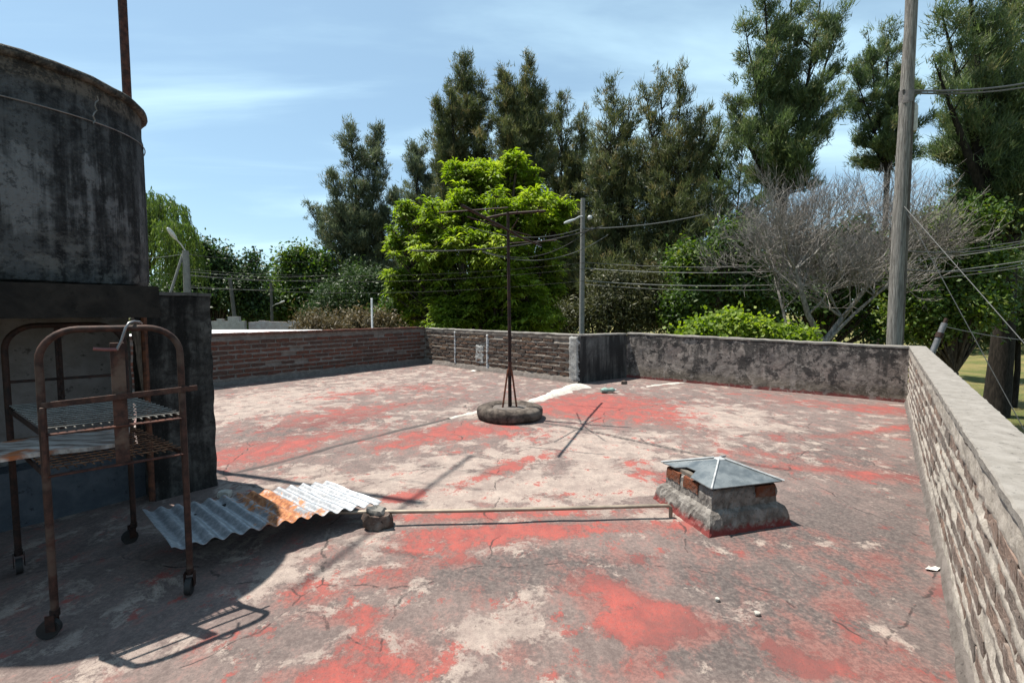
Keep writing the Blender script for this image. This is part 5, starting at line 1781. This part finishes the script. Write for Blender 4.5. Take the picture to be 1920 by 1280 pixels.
# ---- poles
def wooden_pole():
    p = at_y(1676, 640, 8.6)
    x, y = p[0], p[1]
    root = thing('wooden_pole', 'tall weathered wooden utility pole rising behind the right corner', 'pole', (x, y, GROUND))
    m = Mat('weathered_pole_wood')
    n = m.noise(9, 6, .6, .3, m.map((6, 6, .35))); n2 = m.noise(30, 5, .6, .2, m.map((5, 5, .2)))
    c = m.mix(m.rng(n, .35, .66), (.105, .098, .090), (.235, .222, .205))
    c = m.mix(m.rng(n2, .56, .66, 0, .8), c, (.07, .055, .045))
    m.bump(m.math('ADD', n, n2), .7, .02)
    mw = m.done(c, .9, 0, .15)
    pts, rad = [], []
    rr = random.Random(3)
    for i in range(24):
        t = i / 23
        z = GROUND + (8.6 - GROUND) * t
        pts.append((x + .012 * math.sin(t * 9) + rr.uniform(-.004, .004), y + .01 * math.cos(t * 7), z)); rad.append(.138 - .058 * t + rr.uniform(-.003, .003))
    g = Geo().tube(pts, rad, 18); g.jitter(.005, 3, 13); g.build('shaft', mw, root, 60)
    # added dark strip for the split and shaded right half, below the cable band
    zt = at_y(1690, 178, 8.6)[2]
    Geo().tube([(x + .072, y - .088, GROUND), (x + .062, y - .078, 1.0), (x + .046, y - .066, zt)], [.044, .041, .038], 10).build('shaded_side_strip', bark_mat('shaded_side_tone', (.075, .062, .052), (.16, .14, .12), 20), root, 60)
    band = [(x, y, zt + .06), (x, y, zt - .16)]
    b = Geo().tube(band, .108, 14); b.jitter(.012, 8, 30); b.build('cable_band', plain('grey_tape_band', (.16, .145, .14), .8, 0, .4, 14), root, 50)
    q = at_y(1713, 218, 8.55)
    Geo().tube([(q[0], q[1], q[2] - .26), (q[0], q[1], q[2] - .2), (q[0] + .004, q[1], q[2] + .16), (q[0] + .004, q[1], q[2] + .22)], [.058, .062, .055, .03], 12).build('splice_box', plain('cream_plastic', (.46, .44, .38), .5), root, 50)
    return x, y
WPX, WPY = wooden_pole()

def concrete_pole(label, u, v_top, depth, r0, r1, group='street poles', lean=(0, 0)):
    p = at_y(u, v_top, depth)
    root = thing('concrete_pole', label, 'pole', (p[0] - lean[0], p[1], GROUND), 0, group)
    Geo().tube([(p[0] - lean[0], p[1], GROUND), (p[0] - lean[0] * .5, p[1], (GROUND + p[2]) / 2), tuple(p)], [r0, (r0 + r1) / 2, r1], 12).build('shaft', M_CONCRETE, root, 50)
    return root, p
M_LAMP = plain('white_lamp_housing', (.52, .53, .54), .35)
M_LENS = plain('lamp_lens', (.50, .52, .52), .15)
def lamp_head(root, a, b, r=.06):
    """arm from a to b, then a tapered cobra head with its lens"""
    a, b = np.array(a), np.array(b)
    d = unit(b - a)
    arm = Geo().tube([tuple(a), tuple(a * .5 + b * .5 + np.array([0, 0, .04])), tuple(b)], .022, 8).build('lamp_arm', M_LAMP, root, 50)
    h = Geo().tube([tuple(b - d * .05), tuple(b + d * .05), tuple(b + d * .22), tuple(b + d * .40), tuple(b + d * .47)], [.03, r, r * 1.35, r * 1.1, r * .5], 12).build('lamp_head', M_LAMP, root, 50)
    c = b + d * .25 - np.array([0, 0, r * .75])
    g = Geo().lathe([(0, -r * .9), (r * .6, -r * .7), (r * .95, -r * .2), (r, 0)], 14, tuple(c))
    g.build('lamp_lens', M_LENS, h, 50)
r_mid, P_MID = concrete_pole('grey concrete street pole with lamp right of the bright green tree', 1093, 372, 16, .105, .072)
lamp_head(r_mid, at_y(1096, 405, 16), at_y(1076, 412, 15.7), .036)
g = Geo().lathe([(0, -.08), (.06, -.06), (.085, 0), (.06, .06), (0, .08)], 14, tuple(at_y(1106, 408, 15.9)))
g.build('photocell', M_LAMP, r_mid, 60)
r_l, P_L = concrete_pole('stout concrete pole with leaning strut beside the willow', 348, 470, 18, .15, .11)
s0, s1 = at_y(343, 476, 18), at_y(316, 560, 17.6)
Geo().tube([tuple(s0), tuple(s1), tuple(s1 + (s1 - s0) * 1.6)], .045, 8).build('strut', M_CONCRETE, r_l, 50)
lamp_head(r_l, at_y(350, 474, 18), at_y(330, 448, 17.6), .06)
M_CONCRETE = plaster('old_pole_grey', (.15, .145, .135), (.07, .066, .06), (.20, .195, .185), .3, .8)
r_a, P_A = concrete_pole('thin leaning concrete pole above the broken pale wall', 431, 522, 26, .11, .09, 'street poles', (-.55, 0))
r_b, P_B = concrete_pole('thin concrete pole above the pinkish white wall', 508, 530, 30, .10, .08, 'street poles')
lamp_head(r_b, at_y(509, 575, 30), at_y(525, 568, 29.6), .05)
root_p = thing('white_post', 'short thin white post standing in the pale flowering weeds', 'post', tuple(np.append(xy(at_y(697, 600, 15)), GROUND)))
pp = at_y(697, 561, 15)
Geo().tube([(pp[0], pp[1], GROUND), tuple(pp)], .032, 8).build('shaft', plain('white_paint', (.6, .6, .6), .6), root_p, 50)
Geo().lathe([(.034, 0), (.04, .01), (.03, .03), (0, .035)], 10, tuple(pp)).build('cap', plain('white_paint_cap', (.6, .6, .6), .6), root_p, 50)
# steel anchor post outside the right parapet
def anchor_post():
    a, b = at_y(1745, 668, 9.4), at_y(1771, 606, 9.4)
    d = unit(b - a)
    f = a - d * ((a[2] - GROUND) / d[2])
    root = thing('anchor_post', 'slanting grey steel post with clamp outside the right parapet corner', 'post', tuple(f))
    Geo().tube([tuple(f), tuple(b)], .052, 12).build('tube', plain('galvanised_steel', (.14, .145, .155), .6, .3), root, 50)
    Geo().tube([tuple(b - d * .30), tuple(b - d * .20)], .066, 12).build('clamp', M_RUST_DARK, root, 40)
    Geo().tube([tuple(b - d * .01), tuple(b + d * .10)], .034, 10).build('tip', M_RUST_DARK, root, 40)
anchor_post()

# ---- wires
M_CABLE_DARK = plain('dark_cable', (.035, .032, .030), .6)
M_CABLE_GREY = plain('grey_cable', (.12, .12, .115), .5)
M_GUY = plain('guy_strand', (.11, .11, .105), .6)
M_CABLE_PALE = plain('bare_wire', (.26, .26, .25), .4, .3)
def wire(label, a, b, sag, r, mat, group='overhead wires', n=26, name='overhead_wire'):
    a, b = np.array(a), np.array(b)
    pts = []
    for i in range(n + 1):
        t = i / n
        p = a + (b - a) * t
        p[2] -= sag * 4 * t * (1 - t)
        pts.append(tuple(p))
    o = Geo().tube(pts, r, 5).build(name, mat, None, 60)
    return tag(o, label, 'wire', group)
def wp(u, v):
    return at_y(u, v, 8.5)
# street lines from the concrete pole to the right, passing behind the wooden pole
for lab, (dv, dd, ve, mat, r) in zip(['topmost', 'second', 'third', 'lowest'], ((492, 0, 470, M_CABLE_GREY, .010), (503, .1, 480, M_CABLE_PALE, .012), (526, 0, 508, M_CABLE_PALE, .012), (533, -.1, 520, M_CABLE_GREY, .010))):
    wire(lab + ' of the four thin wires running right from the concrete lamp pole', at_y(1097, dv, 15.9 + dd), at_y(1990, ve - 30, 13.5 + dd), .45, r, mat, 'wires right of the concrete lamp pole')
for lab, (dv, ve, vd, r) in zip(['topmost', 'middle', 'lowest'], ((492, 505, 19, .009), (503, 515, 18.5, .010), (526, 535, 18.8, .010))):
    wire(lab + ' of the three thin dark wires running left from the concrete lamp pole', at_y(1097, dv, 15.9), at_y(352, ve, vd), .35, r * .6, M_CABLE_DARK, 'wires left of the concrete lamp pole')
# street lines further left
for lab, (v0, v1, d1) in zip(['topmost', 'second', 'third', 'lowest'], ((476, 486, 33), (508, 512, 33), (515, 519, 32), (538, 530, 32))):
    wire(lab + ' of the wires strung from the strutted pole above the white roof', at_y(345, v0, 18), at_y(640, v1, d1), .25, .009, M_CABLE_PALE if v0 > 500 else M_CABLE_DARK, 'wires above the white roof')
wire('pale overhead wire crossing the willow towards the strutted pole', at_y(345, 476, 18), at_y(150, 480, 18), .15, .010, M_CABLE_PALE)
# service bundle sweeping past the top of the aerial
wire('thick dark cable bundle sweeping past the aerial top to the lamp pole', at_y(770, 470, 13), at_y(1130, 424, 16), .25, .022, M_CABLE_DARK)
wire('thick grey cable running on right from the lamp pole towards the she-oaks', at_y(1092, 429, 15.8), at_y(1320, 402, 19), .12, .022, M_CABLE_GREY)
wire('dark looped cable hanging below the thick bundle beside the lamp pole', at_y(900, 468, 14), at_y(1112, 424, 15.8), .55, .012, M_CABLE_DARK)
wire('grey service cable dipping under the bundle between aerial and lamp pole', at_y(905, 472, 14), at_y(1140, 440, 16), .50, .012, M_CABLE_GREY)
wire('upper grey service cable just over the bundle at the aerial top', at_y(880, 425, 14), at_y(1092, 428, 15.9), .30, .010, M_CABLE_GREY)
# cables of the wooden pole
for lab, (v0, v1, d1, r) in zip(['upper', 'lower'], ((170, 148, 12, .020), (174, 156, 12.2, .017))):
    wire(lab + ' of the two black cables leaving the wooden pole band towards the right', at_y(1694, v0, 8.55), at_y(1960, v1, d1), .10, r, M_CABLE_DARK, 'cables right of the wooden pole')
wire('dark sagging cable low across the yellow green tree right of the wooden pole', at_y(1690, 470, 8.5), at_y(1960, 440, 14), .20, .012, M_CABLE_DARK)
wire('lower dark cable across the yellow green tree right of the wooden pole', at_y(1690, 505, 8.5), at_y(1960, 482, 14), .18, .012, M_CABLE_DARK)
def guy(label, u, v, d):
    a = at_y(1690, 381, 8.55); b = at_y(u, v, d)
    e = a + (b - a) * ((GROUND - a[2]) / (b[2] - a[2]))
    wire(label, a, e, .0, .0068, M_GUY, 'guy wires of the wooden pole', 8, 'guy_wire')
guy('steep grey guy wire coming down from the wooden pole', 1920, 805, 7.2)
guy('shallow grey guy wire coming down from the wooden pole', 1920, 643, 6.6)
wire('thin wire from the slanting anchor post across the dark trunk', at_y(1771, 612, 9.4), at_y(1960, 640, 11), .05, .007, M_CABLE_GREY)
